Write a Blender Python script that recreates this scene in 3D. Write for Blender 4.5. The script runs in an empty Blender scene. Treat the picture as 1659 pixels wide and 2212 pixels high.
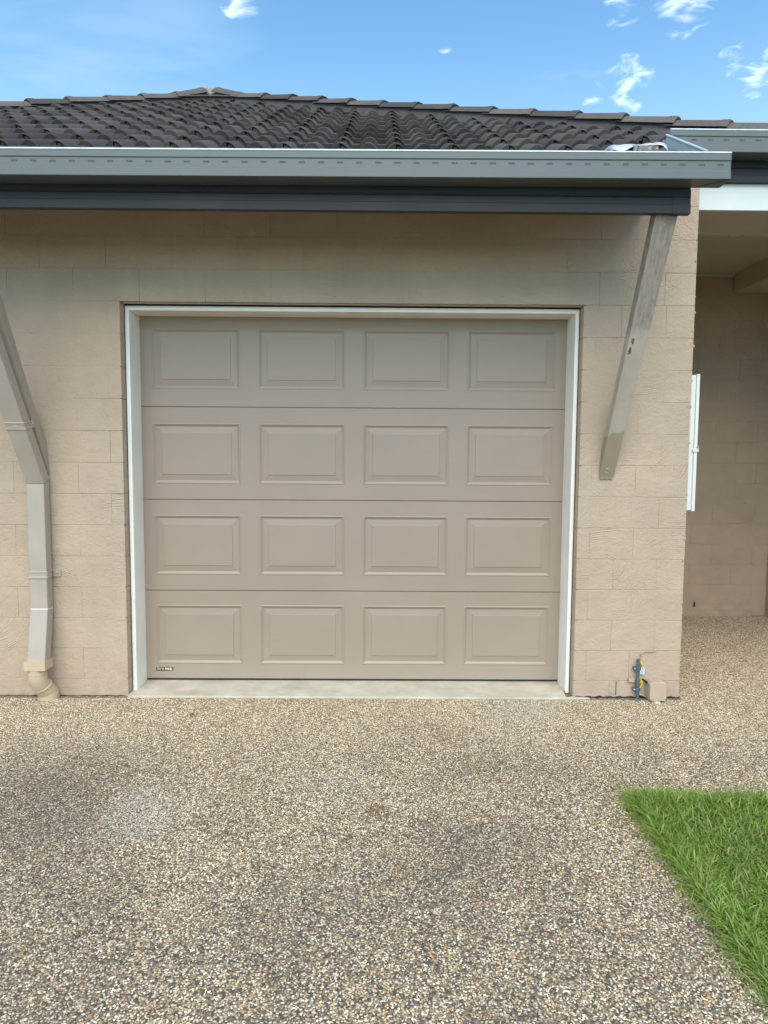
import bpy, bmesh, math, random
import numpy as np
from mathutils import Vector, Matrix
random.seed(7); rng = np.random.default_rng(7)
S = bpy.context.scene
C = S.collection
rad = math.radians

# ------------------------------------------------------------------ camera
cam_d = bpy.data.cameras.new('camera'); cam = bpy.data.objects.new('camera', cam_d); C.objects.link(cam)
cam_d.sensor_fit = 'HORIZONTAL'; cam_d.sensor_width = 36.0; cam_d.lens = 2662.0/2880.0*36.0
cam_d.clip_start = 0.05; cam_d.clip_end = 2000
YAW, PITCH, ROLL = 0.0078, 0.0813, 0.0067
fw = Vector((math.sin(YAW)*math.cos(PITCH), math.cos(YAW)*math.cos(PITCH), -math.sin(PITCH)))
rt = Vector((math.cos(YAW), -math.sin(YAW), 0)); up = rt.cross(fw)
r2 = rt*math.cos(ROLL)+up*math.sin(ROLL); u2 = -rt*math.sin(ROLL)+up*math.cos(ROLL)
M = Matrix((r2, u2, -fw)).transposed().to_4x4(); M.translation = Vector((0, -4.415, 1.543))
cam.matrix_world = M
S.camera = cam

# ------------------------------------------------------------------ world, sun, exposure
SUN_EL, SUN_AZ = 50.0, 184.0          # azimuth: 180 = from behind the camera
W = bpy.data.worlds.new('World'); S.world = W; W.use_nodes = True
SKY_STRENGTH = 0.15
W.cycles.sampling_method = 'MANUAL'; W.cycles.sample_map_resolution = 512
sun_d = bpy.data.lights.new('sun', 'SUN'); sun = bpy.data.objects.new('sun', sun_d); C.objects.link(sun)
sun_d.energy = 2.4; sun_d.angle = rad(64); sun_d.color = (1.0, 0.89, 0.74)
sdir = Vector((math.sin(rad(SUN_AZ))*math.cos(rad(SUN_EL)), math.cos(rad(SUN_AZ))*math.cos(rad(SUN_EL)), math.sin(rad(SUN_EL))))
sun.rotation_euler = sdir.to_track_quat('Z', 'Y').to_euler(); sun.location = (0, -6, 9)
S.view_settings.view_transform = 'Standard'; S.view_settings.look = 'None'
S.view_settings.gamma = 1.0; S.view_settings.use_curve_mapping = False
S.view_settings.exposure = 0.55
S.cycles.max_bounces = 7; S.cycles.diffuse_bounces = 4; S.cycles.glossy_bounces = 2; S.cycles.adaptive_threshold = 0.02


class NT:
    """small helper to write node trees"""
    def __init__(s, tree): s.t = tree; s.n = tree.nodes; s.l = tree.links
    def add(s, typ, ins=None, **kw):
        n = s.n.new(typ)
        for k, v in kw.items(): setattr(n, k, v)
        for k, v in (ins or {}).items(): s.put(n.inputs[k], v)
        return n
    def put(s, sock, v):
        if isinstance(v, bpy.types.NodeSocket): s.l.new(v, sock)
        elif isinstance(v, bpy.types.Node): s.l.new(v.outputs[0], sock)
        else:
            if hasattr(sock.default_value, '__len__') and not hasattr(v, '__len__'): v = [v]*len(sock.default_value)
            if hasattr(v, '__len__') and len(v) == 3 and len(sock.default_value) == 4: v = (*v, 1)
            sock.default_value = v
    def math(s, op, a, b=0.0, c=0.0, clamp=False):
        n = s.n.new('ShaderNodeMath'); n.operation = op; n.use_clamp = clamp
        s.put(n.inputs[0], a); s.put(n.inputs[1], b); s.put(n.inputs[2], c); return n.outputs[0]
    def vmath(s, op, a, b=(0, 0, 0), out=0, scale=None):
        n = s.n.new('ShaderNodeVectorMath'); n.operation = op
        s.put(n.inputs[0], a); s.put(n.inputs[1], b)
        if scale is not None: s.put(n.inputs['Scale'], scale)
        return n.outputs[out]
    def mix(s, f, a, b, mode='MIX'):
        n = s.n.new('ShaderNodeMix'); n.data_type = 'RGBA'; n.blend_type = mode
        s.put(n.inputs[0], f); s.put(n.inputs[6], a); s.put(n.inputs[7], b); return n.outputs[2]
    def ramp(s, f, pts, interp='LINEAR'):
        n = s.n.new('ShaderNodeValToRGB'); n.color_ramp.interpolation = interp
        e = n.color_ramp.elements
        while len(e) < len(pts): e.new(0.5)
        for q, (p, col) in zip(e, pts):
            q.position = p; q.color = (*col, 1) if hasattr(col, '__len__') else (col, col, col, 1)
        s.put(n.inputs[0], f); return n.outputs[0]
    def rng(s, v, a, b, c=0.0, d=1.0, smooth=True):
        n = s.n.new('ShaderNodeMapRange'); n.interpolation_type = 'SMOOTHSTEP' if smooth else 'LINEAR'
        for i, q in enumerate((v, a, b, c, d)): s.put(n.inputs[i], q)
        return n.outputs[0]
    def noise(s, vec, scale, detail=4, rough=0.55, dist=0.0, dim='3D'):
        return s.add('ShaderNodeTexNoise', {'Vector': vec, 'Scale': scale, 'Detail': detail, 'Roughness': rough, 'Distortion': dist}, noise_dimensions=dim)
    def scale(s, vec, sc):
        return s.add('ShaderNodeMapping', {'Vector': vec, 'Scale': sc}).outputs[0]


# ---- sky: Nishita with thin broken cloud
wt = NT(W.node_tree)
wt.n.clear()
sky = wt.add('ShaderNodeTexSky', sky_type='NISHITA', sun_disc=False)
sky.sun_elevation = rad(SUN_EL); sky.sun_rotation = rad(SUN_AZ); sky.air_density = 1.0; sky.dust_density = 0.6; sky.ozone_density = 2.0
wdir = wt.add('ShaderNodeTexCoord').outputs['Generated']
sep = wt.add('ShaderNodeSeparateXYZ', {0: wdir})
zc = wt.math('MAXIMUM', wt.math('ADD', sep.outputs[2], 0.06), 0.05)
flat = wt.add('ShaderNodeCombineXYZ', {0: wt.math('DIVIDE', sep.outputs[0], zc), 1: wt.math('DIVIDE', sep.outputs[1], zc)}).outputs[0]


def pixdir(x, y):       # a compass direction for a cloud
    d = fw*1533.0 + r2*(x-829.5) - u2*(y-1106); return d.normalized()


blobs = None
for (x, y, r, w) in [(512, -6, 1.8, .9), (1340, 12, 1.7, .75), (1478, -4, 2.4, 1.0), (1355, 182, 2.1, .9), (1300, 222, 1.6, .75),
                     (1583, 128, 1.2, .85), (1652, 158, 1.8, 1.0), (960, 95, 0.7, .5)]:
    d = pixdir(x, y)
    c = wt.vmath('DOT_PRODUCT', wt.vmath('NORMALIZE', wdir), tuple(d), out=1)
    v = wt.rng(c, math.cos(rad(r)), 1.0, 0.0, w, smooth=False)
    blobs = v if blobs is None else wt.math('MAXIMUM', blobs, v)
n1 = wt.noise(wt.scale(flat, (1.0, 1.0, 1.0)), 16.0, 7, 0.56, 0.6)
n2 = wt.noise(wt.scale(flat, (0.8, 1.5, 1.0)), 2.2, 5, 0.55, 0.4)
dens = wt.math('ADD', wt.math('MULTIPLY', blobs, 0.80), wt.math('MULTIPLY', wt.math('SUBTRACT', n1.outputs[0], 0.5), 3.0))
puff = wt.math('MULTIPLY', wt.rng(dens, 0.24, 1.55, 0.0, 0.85), wt.rng(blobs, 0.0, 0.35))
# the rest of the sky: sparse puffs of the same kind, and thin high veils everywhere
veil = wt.math('MULTIPLY', wt.rng(n2.outputs[0], 0.54, 0.84), 0.22)
low = wt.rng(sep.outputs[2], 0.52, 0.28, 0.0, 0.16)
wisp = wt.math('MULTIPLY', wt.rng(wt.vmath('DOT_PRODUCT', wt.vmath('NORMALIZE', wdir), tuple(pixdir(190, 160)), out=1), math.cos(rad(15)), 1.0, 0.0, 0.9), wt.rng(n2.outputs[0], 0.30, 0.75, 0.0, 0.17))
veil = wt.math('MAXIMUM', veil, wisp)
cl = wt.math('MAXIMUM', puff, wt.math('MAXIMUM', veil, low), clamp=True)
hs = wt.add('ShaderNodeHueSaturation', {'Saturation': 1.0, 'Value': 1.06, 'Color': sky.outputs[0]})
skyc = wt.mix(1.0, hs.outputs[0], (0.86, 1.19, 1.21), 'MULTIPLY')
lum = wt.mix(cl, skyc, (6.6, 7.6, 8.0))
bg = wt.add('ShaderNodeBackground', {'Color': lum, 'Strength': SKY_STRENGTH})
wt.l.new(bg.outputs[0], wt.add('ShaderNodeOutputWorld').inputs[0])


# ------------------------------------------------------------------ mesh helpers
class MB:
    def __init__(s): s.v = []; s.f = []
    def vert(s, p): s.v.append(tuple(p)); return len(s.v)-1
    def face(s, *ids): s.f.append(tuple(ids))
    def quad(s, a, b, c, d):
        i = len(s.v); s.v += [tuple(a), tuple(b), tuple(c), tuple(d)]; s.f.append((i, i+1, i+2, i+3))
    def box(s, x0, x1, y0, y1, z0, z1):
        i = len(s.v)
        s.v += [(x0, y0, z0), (x1, y0, z0), (x1, y1, z0), (x0, y1, z0), (x0, y0, z1), (x1, y0, z1), (x1, y1, z1), (x0, y1, z1)]
        s.f += [tuple(i+k for k in q) for q in ((0, 3, 2, 1), (4, 5, 6, 7), (0, 1, 5, 4), (1, 2, 6, 5), (2, 3, 7, 6), (3, 0, 4, 7))]
        return s
    def loft(s, rings, closed=True, caps=True):
        """rings: list of equally long point lists"""
        base = len(s.v); n = len(rings[0])
        for r in rings: s.v += [tuple(p) for p in r]
        for k in range(len(rings)-1):
            for j in range(n if closed else n-1):
                a = base+k*n+j; b = base+k*n+(j+1) % n
                s.f.append((a, b, b+n, a+n))
        if caps:
            s.f.append(tuple(base+j for j in range(n))[::-1]); s.f.append(tuple(base+(len(rings)-1)*n+j for j in range(n)))
        return s
    def tube(s, pts, r, n=10, caps=True):
        pts = [Vector(p) for p in pts]; rings = []
        rr = r if hasattr(r, '__len__') else [r]*len(pts)
        up0 = Vector((0.3, 0.2, 1)).normalized()
        for i, p in enumerate(pts):
            t = (pts[min(i+1, len(pts)-1)]-pts[max(i-1, 0)]).normalized()
            a = t.cross(up0); a = a.normalized() if a.length > 1e-4 else t.orthogonal().normalized(); b = t.cross(a)
            rings.append([p+(a*math.cos(2*math.pi*k/n)+b*math.sin(2*math.pi*k/n))*rr[i] for k in range(n)])
        return s.loft(rings, True, caps)
    def mesh(s, name, bevel=0.0, seg=2, smooth=False, angle=40):
        me = bpy.data.meshes.new(name); me.from_pydata(s.v, [], s.f)
        bm = bmesh.new(); bm.from_mesh(me)
        bmesh.ops.recalc_face_normals(bm, faces=bm.faces)
        if bevel > 0:
            ed = [e for e in bm.edges if len(e.link_faces) == 2 and e.calc_face_angle(0) > rad(25)]
            bmesh.ops.bevel(bm, geom=ed, offset=bevel, segments=seg, affect='EDGES', profile=0.6, clamp_overlap=True)
        bm.to_mesh(me); bm.free()
        if smooth or bevel > 0:
            for p in me.polygons: p.use_smooth = True
            me.set_sharp_from_angle(angle=rad(min(angle, 4) if bevel > 0 else angle))
        return me
    def build(s, name, mat, parent=None, bevel=0.0, seg=2, smooth=False, angle=40):
        return link(name, s.mesh(name, bevel, seg, smooth, angle), mat, parent)


def link(name, me, mat=None, parent=None):
    if mat is not None and not me.materials: me.materials.append(mat)
    o = bpy.data.objects.new(name, me); C.objects.link(o)
    if parent is not None: o.parent = parent
    return o


def weight(o):
    w = o.modifiers.new('weighted', 'WEIGHTED_NORMAL'); w.keep_sharp = True; w.weight = 90; return o


def box(name, mat, parent, x0, x1, y0, y1, z0, z1, bevel=0.002, seg=2):
    return MB().box(x0, x1, y0, y1, z0, z1).build(name, mat, parent, bevel, seg)


def thing(name, label, cat, loc=(0, 0, 0), group=None):
    o = bpy.data.objects.new(name, None); C.objects.link(o); o.empty_display_size = 0.1
    tag(o, label, cat, group); return o


def tag(o, label=None, cat=None, group=None, kind=None):
    if label: o['label'] = label
    if cat: o['category'] = cat
    if group: o['group'] = group
    if kind: o['kind'] = kind
    return o


def text_mesh(body, size, name, extrude=0.0004, shear=0.0, offset=0.0, space=1.0):
    cu = bpy.data.curves.new(name, 'FONT'); cu.body = body; cu.size = size; cu.extrude = extrude; cu.shear = shear; cu.offset = offset; cu.space_character = space
    cu.align_x = 'CENTER'; cu.align_y = 'CENTER'
    o = bpy.data.objects.new('tmp', cu); C.objects.link(o)
    bpy.context.view_layer.update()
    dg = bpy.context.evaluated_depsgraph_get()
    me = bpy.data.meshes.new_from_object(o.evaluated_get(dg)); me.name = name
    bpy.data.objects.remove(o); return me


# ------------------------------------------------------------------ materials
def mat(name):
    m = bpy.data.materials.new(name); m.use_nodes = True
    t = NT(m.node_tree); t.n.clear()
    b = t.add('ShaderNodeBsdfPrincipled'); o = t.add('ShaderNodeOutputMaterial'); t.l.new(b.outputs[0], o.inputs[0])
    pos = t.add('ShaderNodeNewGeometry').outputs['Position']
    return m, t, b, pos


def bump(t, b, h, strength=0.5, dist=0.002):
    n = t.add('ShaderNodeBump', {'Height': h, 'Strength': strength, 'Distance': dist}); t.l.new(n.outputs[0], b.inputs['Normal']); return n


def simple(name, col, rough=0.5, var=0.12, scale=6.0, bscale=120.0, bstr=0.1, spec=0.5, metal=0.0, dirt=None):
    m, t, b, pos = mat(name)
    n = t.noise(pos, scale, 5, 0.6)
    c = t.mix(t.rng(n.outputs[0], 0.3, 0.7), tuple(q*(1-var) for q in col), tuple(q*(1+var) for q in col))
    if dirt:
        n2 = t.noise(pos, dirt[0], 6, 0.7)
        c = t.mix(t.rng(n2.outputs[0], dirt[1], dirt[1]+0.12, 0, dirt[2]), c, dirt[3])
    t.put(b.inputs['Base Color'], c)
    n3 = t.noise(pos, bscale, 3)
    t.put(b.inputs['Roughness'], t.rng(n.outputs[0], 0.2, 0.8, rough-0.07, rough+0.07))
    b.inputs['Specular IOR Level'].default_value = spec; b.inputs['Metallic'].default_value = metal
    bump(t, b, n3.outputs[0], bstr, 0.001)
    return m


def wall_paint(name, col):
    """painted bagged blockwork: trowel arcs in the paint"""
    m, t, b, pos = mat(name)
    sp = t.add('ShaderNodeSeparateXYZ', {0: pos})
    flat = t.add('ShaderNodeCombineXYZ', {0: t.math('ADD', sp.outputs[0], t.math('MULTIPLY', sp.outputs[1], 0.83)), 1: sp.outputs[2]}).outputs[0]
    wob = t.noise(flat, 5.0, 3, 0.5)
    fl2 = t.vmath('ADD', flat, t.vmath('SCALE', t.vmath('SUBTRACT', wob.outputs['Color'], (0.5, 0.5, 0.5)), scale=0.035))
    hs = []
    for (sc, off, ring, lo, gain) in ((2.5, 0.0, 560.0, 0.26, 0.66), (1.8, 4.7, 430.0, 0.32, 0.72), (3.3, 9.1, 680.0, 0.34, 0.52)):
        p = t.vmath('ADD', fl2, (off, off*0.37, 0))
        vo = t.add('ShaderNodeTexVoronoi', {'Vector': p, 'Scale': sc, 'Randomness': 1.0}, voronoi_dimensions='2D', feature='F1')
        ctr = t.vmath('ADD', vo.outputs['Position'], t.vmath('SCALE', t.vmath('SUBTRACT', vo.outputs['Color'], (0.5, 0.5, 0.5)), scale=0.22))
        dv = t.vmath('MULTIPLY', t.vmath('SUBTRACT', p, ctr), (0.85, 1.1, 0))
        d = t.vmath('LENGTH', dv, out=1)
        ph = t.math('ADD', t.math('MULTIPLY', d, ring), t.math('MULTIPLY', wob.outputs[0], 14.0))
        w = t.math('POWER', t.math('MULTIPLY', t.math('ADD', t.math('SINE', ph), 1.0), 0.5), 1.7)
        cv = t.vmath('MULTIPLY', t.vmath('SUBTRACT', t.vmath('SCALE', vo.outputs['Color'], scale=1.0), (0.5, 0.5, 0.5)), (1, 1, 0))
        ang = t.rng(t.vmath('DOT_PRODUCT', t.vmath('NORMALIZE', dv), t.vmath('NORMALIZE', cv), out=1), -0.45, 0.45, 0.22, 1.0)
        core_ = t.rng(d, 0.015, 0.08)
        # every ridge has its own height, and strokes fade in and out
        rid = t.noise(t.add('ShaderNodeCombineXYZ', {0: t.math('MULTIPLY', ph, 0.16), 1: t.math('ADD', t.vmath('DOT_PRODUCT', p, (2.1, 1.3, 0), out=1), off)}).outputs[0], 1.0, 1, 0.5)
        mk = t.noise(t.vmath('ADD', p, (0, 0, off)), 4.0, 2, 0.6)
        am = t.math('MULTIPLY', t.rng(mk.outputs[0], lo, lo+0.26, 0, gain), t.rng(rid.outputs[0], 0.36, 0.72, 0.12, 1.2))
        hs.append(t.math('MULTIPLY', w, t.math('MULTIPLY', am, t.math('MULTIPLY', ang, core_))))
    h = t.math('ADD', t.math('ADD', hs[0], hs[1]), hs[2])
    lump = t.noise(flat, 11.0, 2, 0.6); fine = t.noise(fl2, 55.0, 4, 0.7)
    calm = t.noise(flat, 1.7, 2, 0.5)
    hh = t.math('ADD', t.math('MULTIPLY', h, t.rng(calm.outputs[0], 0.3, 0.6, 0.25, 1.0)), t.math('ADD', t.math('MULTIPLY', lump.outputs[0], 2.4), t.math('MULTIPLY', fine.outputs[0], 1.6)))
    bump(t, b, hh, 1.0, 0.0029)
    n = t.noise(flat, 2.2, 6, 0.62)
    c = t.mix(t.rng(n.outputs[0], 0.3, 0.7), tuple(q*0.93 for q in col), tuple(q*1.06 for q in col))
    # dust and splash marks at the foot of the wall
    foot = t.math('MULTIPLY', t.rng(sp.outputs[2], 0.30, 0.0), t.rng(t.noise(flat, 9.0, 3, 0.7).outputs[0], 0.42, 0.66))
    c = t.mix(t.math('MULTIPLY', foot, 0.30), c, (0.28, 0.215, 0.155))
    sc_ = t.noise(t.scale(flat, (1.0, 0.22, 1.0)), 14.0, 6, 0.7)
    c = t.mix(t.rng(sc_.outputs[0], 0.60, 0.75, 0, 0.08), c, (0.30, 0.25, 0.20))
    pit = t.noise(flat, 60.0, 2, 0.4)
    c = t.mix(t.rng(pit.outputs[0], 0.74, 0.78, 0, 0.5), c, (0.12, 0.10, 0.08))
    t.put(b.inputs['Base Color'], c); b.inputs['Roughness'].default_value = 0.62; b.inputs['Specular IOR Level'].default_value = 0.3
    return m


MW = wall_paint('beige_wall_paint', (0.484, 0.366, 0.268))
MWHITE = simple('white_gloss_paint', (0.92, 0.875, 0.80), 0.38, 0.04, 4, 60, 0.08, dirt=(9.0, 0.62, 0.22, (0.42, 0.37, 0.30)))
MCREAM = simple('cream_ceiling_paint', (0.54, 0.50, 0.385), 0.55, 0.05, 3, 40, 0.06, dirt=(5.0, 0.63, 0.25, (0.22, 0.19, 0.13)))
MBOARD = simple('white_board_paint', (0.74, 0.74, 0.70), 0.45, 0.03, 2, 40, 0.05, dirt=(16.0, 0.72, 0.4, (0.3, 0.28, 0.25)))
MGUT = simple('grey_gutter_steel', (0.112, 0.130, 0.127), 0.42, 0.05, 3, 60, 0.03, dirt=(30.0, 0.70, 0.25, (0.35, 0.37, 0.37)))
MLIP = simple('gutter_lip_highlight', (0.62, 0.68, 0.70), 0.4, 0.1, 30, 60, 0.03)  # pale colour paints the bright highlight along the gutter's top lip
MFAS = simple('charcoal_fascia_steel', (0.029, 0.028, 0.030), 0.45, 0.06, 3, 60, 0.03, spec=0.25)
MPIPE = simple('taupe_downpipe_steel', (0.43, 0.352, 0.288), 0.45, 0.05, 5, 60, 0.05, dirt=(9.0, 0.66, 0.2, (0.5, 0.48, 0.45)))
MPVC = simple('cream_pvc', (0.56, 0.43, 0.29), 0.36, 0.05, 8, 80, 0.05, dirt=(14.0, 0.62, 0.3, (0.28, 0.20, 0.12)))
MBLACK = simple('black_rubber', (0.018, 0.017, 0.016), 0.6, 0.2, 10)
MGAP = simple('dark_crack', (0.03, 0.025, 0.02), 0.9, 0.2, 10)
MGPVC = simple('grey_conduit_pvc', (0.085, 0.115, 0.13), 0.42, 0.08, 20)
MYEL = simple('yellow_earth_wire', (0.68, 0.63, 0.03), 0.4, 0.05, 20)
MTAG = simple('white_plastic_tag', (0.62, 0.70, 0.76), 0.4, 0.04, 20)
MTAGINK = simple('tag_print', (0.16, 0.18, 0.22), 0.5, 0.05, 20)
MBOX = simple('painted_junction_box', (0.47, 0.355, 0.262), 0.45, 0.05, 10)
MGOLD = simple('gold_badge_print', (0.85, 0.78, 0.58), 0.35, 0.05, 30)
MSILV = simple('silver_flashing', (0.62, 0.66, 0.69), 0.38, 0.1, 18, 30, 0.2, metal=0.35)
MZINC = simple('pale_verge_trim', (0.46, 0.51, 0.54), 0.4, 0.06, 12)
MLAMP = simple('dark_bronze_metal', (0.016, 0.011, 0.010), 0.5, 0.2, 10)


def door_paint():
    m, t, b, pos = mat('taupe_door_paint')
    g = t.noise(t.scale(pos, (6.0, 6.0, 330.0)), 1.0, 5, 0.65, 0.4)
    g2 = t.noise(t.scale(pos, (22.0, 20.0, 900.0)), 1.0, 3, 0.6, 0.3)
    hh = t.math('ADD', g.outputs[0], t.math('MULTIPLY', g2.outputs[0], 0.6))
    bump(t, b, hh, 0.28, 0.0012)
    n = t.noise(pos, 1.6, 6, 0.6)
    c = t.mix(t.rng(n.outputs[0], 0.3, 0.7), (0.340, 0.262, 0.204), (0.360, 0.278, 0.217))
    sp = t.noise(pos, 130.0, 2, 0.4)
    c = t.mix(t.rng(sp.outputs[0], 0.77, 0.80, 0, 0.6), c, (0.10, 0.085, 0.07))
    c = t.mix(t.rng(g.outputs[0], 0.35, 0.75, 0, 0.10), c, (0.20, 0.165, 0.135))
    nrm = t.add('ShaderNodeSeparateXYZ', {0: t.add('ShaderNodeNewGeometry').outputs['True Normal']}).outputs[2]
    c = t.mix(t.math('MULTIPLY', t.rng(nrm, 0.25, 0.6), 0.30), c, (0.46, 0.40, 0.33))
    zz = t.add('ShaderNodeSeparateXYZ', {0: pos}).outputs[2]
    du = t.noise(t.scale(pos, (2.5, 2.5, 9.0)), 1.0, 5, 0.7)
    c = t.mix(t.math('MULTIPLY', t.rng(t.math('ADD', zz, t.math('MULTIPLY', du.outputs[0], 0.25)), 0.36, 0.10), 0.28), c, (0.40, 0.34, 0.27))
    t.put(b.inputs['Base Color'], c); t.put(b.inputs['Roughness'], t.rng(n.outputs[0], 0.3, 0.7, 0.42, 0.52)); b.inputs['Specular IOR Level'].default_value = 0.4
    return m


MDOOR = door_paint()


def tile_mat(name, col, lichen):
    m, t, b, pos = mat(name)
    oi = t.add('ShaderNodeObjectInfo')
    n = t.noise(pos, 7.0, 6, 0.65); n2 = t.noise(pos, 60.0, 5, 0.7)
    f = t.math('ADD', t.math('MULTIPLY', oi.outputs['Random'], 0.65), t.math('MULTIPLY', n.outputs[0], 0.6))
    c = t.mix(t.rng(f, 0.3, 0.9), tuple(q*0.66 for q in col), tuple(q*1.42 for q in col))
    c = t.mix(t.rng(n2.outputs[0], 0.56, 0.72, 0, lichen), c, (0.125, 0.118, 0.105))
    n3 = t.noise(pos, 24.0, 4, 0.7)
    c = t.mix(t.rng(n3.outputs[0], 0.57, 0.66, 0, 0.4), c, (0.026, 0.025, 0.021))
    t.put(b.inputs['Base Color'], c); b.inputs['Roughness'].default_value = 0.72; b.inputs['Specular IOR Level'].default_value = 0.35
    bump(t, b, t.math('ADD', n2.outputs[0], t.math('MULTIPLY', t.noise(pos, 260.0, 3).outputs[0], 0.5)), 0.6, 0.004)
    return m


MTILE = tile_mat('charcoal_roof_tile', (0.064, 0.053, 0.047), 0.55)
MCAP = tile_mat('charcoal_hip_cap', (0.088, 0.074, 0.066), 0.5)
MMORT = tile_mat('painted_hip_mortar', (0.078, 0.066, 0.066), 0.15)
MPALEM = simple('pale_apex_mortar', (0.30, 0.27, 0.24), 0.8, 0.25, 14, 60, 0.5)


def timber_mat():
    m, t, b, pos = mat('weathered_painted_timber')
    sp = t.add('ShaderNodeSeparateXYZ', {0: pos})
    st = t.noise(t.scale(pos, (60.0, 25.0, 7.0)), 1.0, 6, 0.7); bl = t.noise(pos, 22.0, 5, 0.7); big = t.noise(pos, 9.0, 4, 0.6)
    prim = t.mix(t.rng(big.outputs[0], 0.3, 0.7), (0.42, 0.345, 0.272), (0.48, 0.405, 0.325))
    tan = t.mix(t.rng(big.outputs[0], 0.3, 0.7), (0.335, 0.252, 0.165), (0.365, 0.278, 0.185))
    raw = t.mix(t.rng(st.outputs[0], 0.35, 0.65), (0.265, 0.215, 0.175), (0.385, 0.318, 0.262))
    raw = t.mix(t.rng(bl.outputs[0], 0.55, 0.7, 0, 0.5), raw, (0.17, 0.16, 0.15))
    zz = t.math('ADD', sp.outputs[2], t.math('MULTIPLY', t.math('SUBTRACT', st.outputs[0], 0.5), 0.16))
    c = t.mix(t.rng(zz, 2.225, 2.275), prim, raw)
    z2 = t.math('ADD', t.math('ADD', sp.outputs[2], t.math('MULTIPLY', t.math('SUBTRACT', sp.outputs[0], 1.43), -0.5)), t.math('MULTIPLY', t.math('SUBTRACT', big.outputs[0], 0.5), 0.10))
    c = t.mix(t.rng(z2, 1.672, 1.684), tan, c)
    t.put(b.inputs['Base Color'], c); b.inputs['Roughness'].default_value = 0.62
    bump(t, b, st.outputs[0], 0.25, 0.0015)
    return m


MTIMB = timber_mat()
MTAN = simple('taupe_brace_paint', (0.40, 0.325, 0.255), 0.5, 0.05, 9)


def concrete():
    m, t, b, pos = mat('bare_concrete')
    n = t.noise(pos, 5.0, 7, 0.66); n2 = t.noise(pos, 90.0, 4, 0.7); n3 = t.noise(t.scale(pos, (1, 3.0, 1)), 2.0, 5, 0.65)
    c = t.mix(t.rng(n.outputs[0], 0.3, 0.7), (0.45, 0.40, 0.31), (0.60, 0.545, 0.44))
    c = t.mix(t.rng(n3.outputs[0], 0.52, 0.68, 0, 0.55), c, (0.36, 0.30, 0.205))
    c = t.mix(t.rng(n2.outputs[0], 0.66, 0.72, 0, 0.4), c, (0.18, 0.16, 0.13))
    t.put(b.inputs['Base Color'], c); b.inputs['Roughness'].default_value = 0.8
    bump(t, b, n2.outputs[0], 0.4, 0.002); return m


MCONC = concrete()


def stains(t, pos):
    """weathering map of the driveway (0 clean .. 1 dark), and a warm tint map"""
    sp = t.add('ShaderNodeSeparateXYZ', {0: pos})
    a = t.noise(pos, 1.1, 3, 0.58, 0.5); c = t.noise(t.vmath('ADD', pos, (3.3, 1.2, 0)), 3.2, 4, 0.62)
    dirty = t.math('ADD', t.math('MULTIPLY', t.rng(a.outputs[0], 0.42, 0.68), 0.45), t.math('MULTIPLY', t.rng(c.outputs[0], 0.42, 0.68), 0.38))
    for (x, y, r, w) in ((-1.55, -1.15, 0.75, 0.75), (-1.5, -1.75, 0.6, 0.5), (0.45, -1.75, 0.5, 0.45), (0.75, -0.95, 0.6, 0.4), (-0.25, -2.15, 0.5, 0.4)):
        q = t.math('ADD', t.vmath('DISTANCE', pos, (x, y, 0), out=1), t.math('MULTIPLY', t.math('SUBTRACT', c.outputs[0], 0.5), 1.1*r))
        dirty = t.math('ADD', dirty, t.rng(q, r, r*0.15, 0, w))
    edge = t.math('ADD', sp.outputs[1], t.math('MULTIPLY', t.math('SUBTRACT', c.outputs[0], 0.5), 0.9))
    washed = t.rng(edge, -1.15, -0.35)           # cleaner under the drip line of the eaves
    return t.math('MULTIPLY', dirty, t.math('SUBTRACT', 1.0, t.math('MULTIPLY', washed, 0.75)), clamp=True), washed


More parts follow.
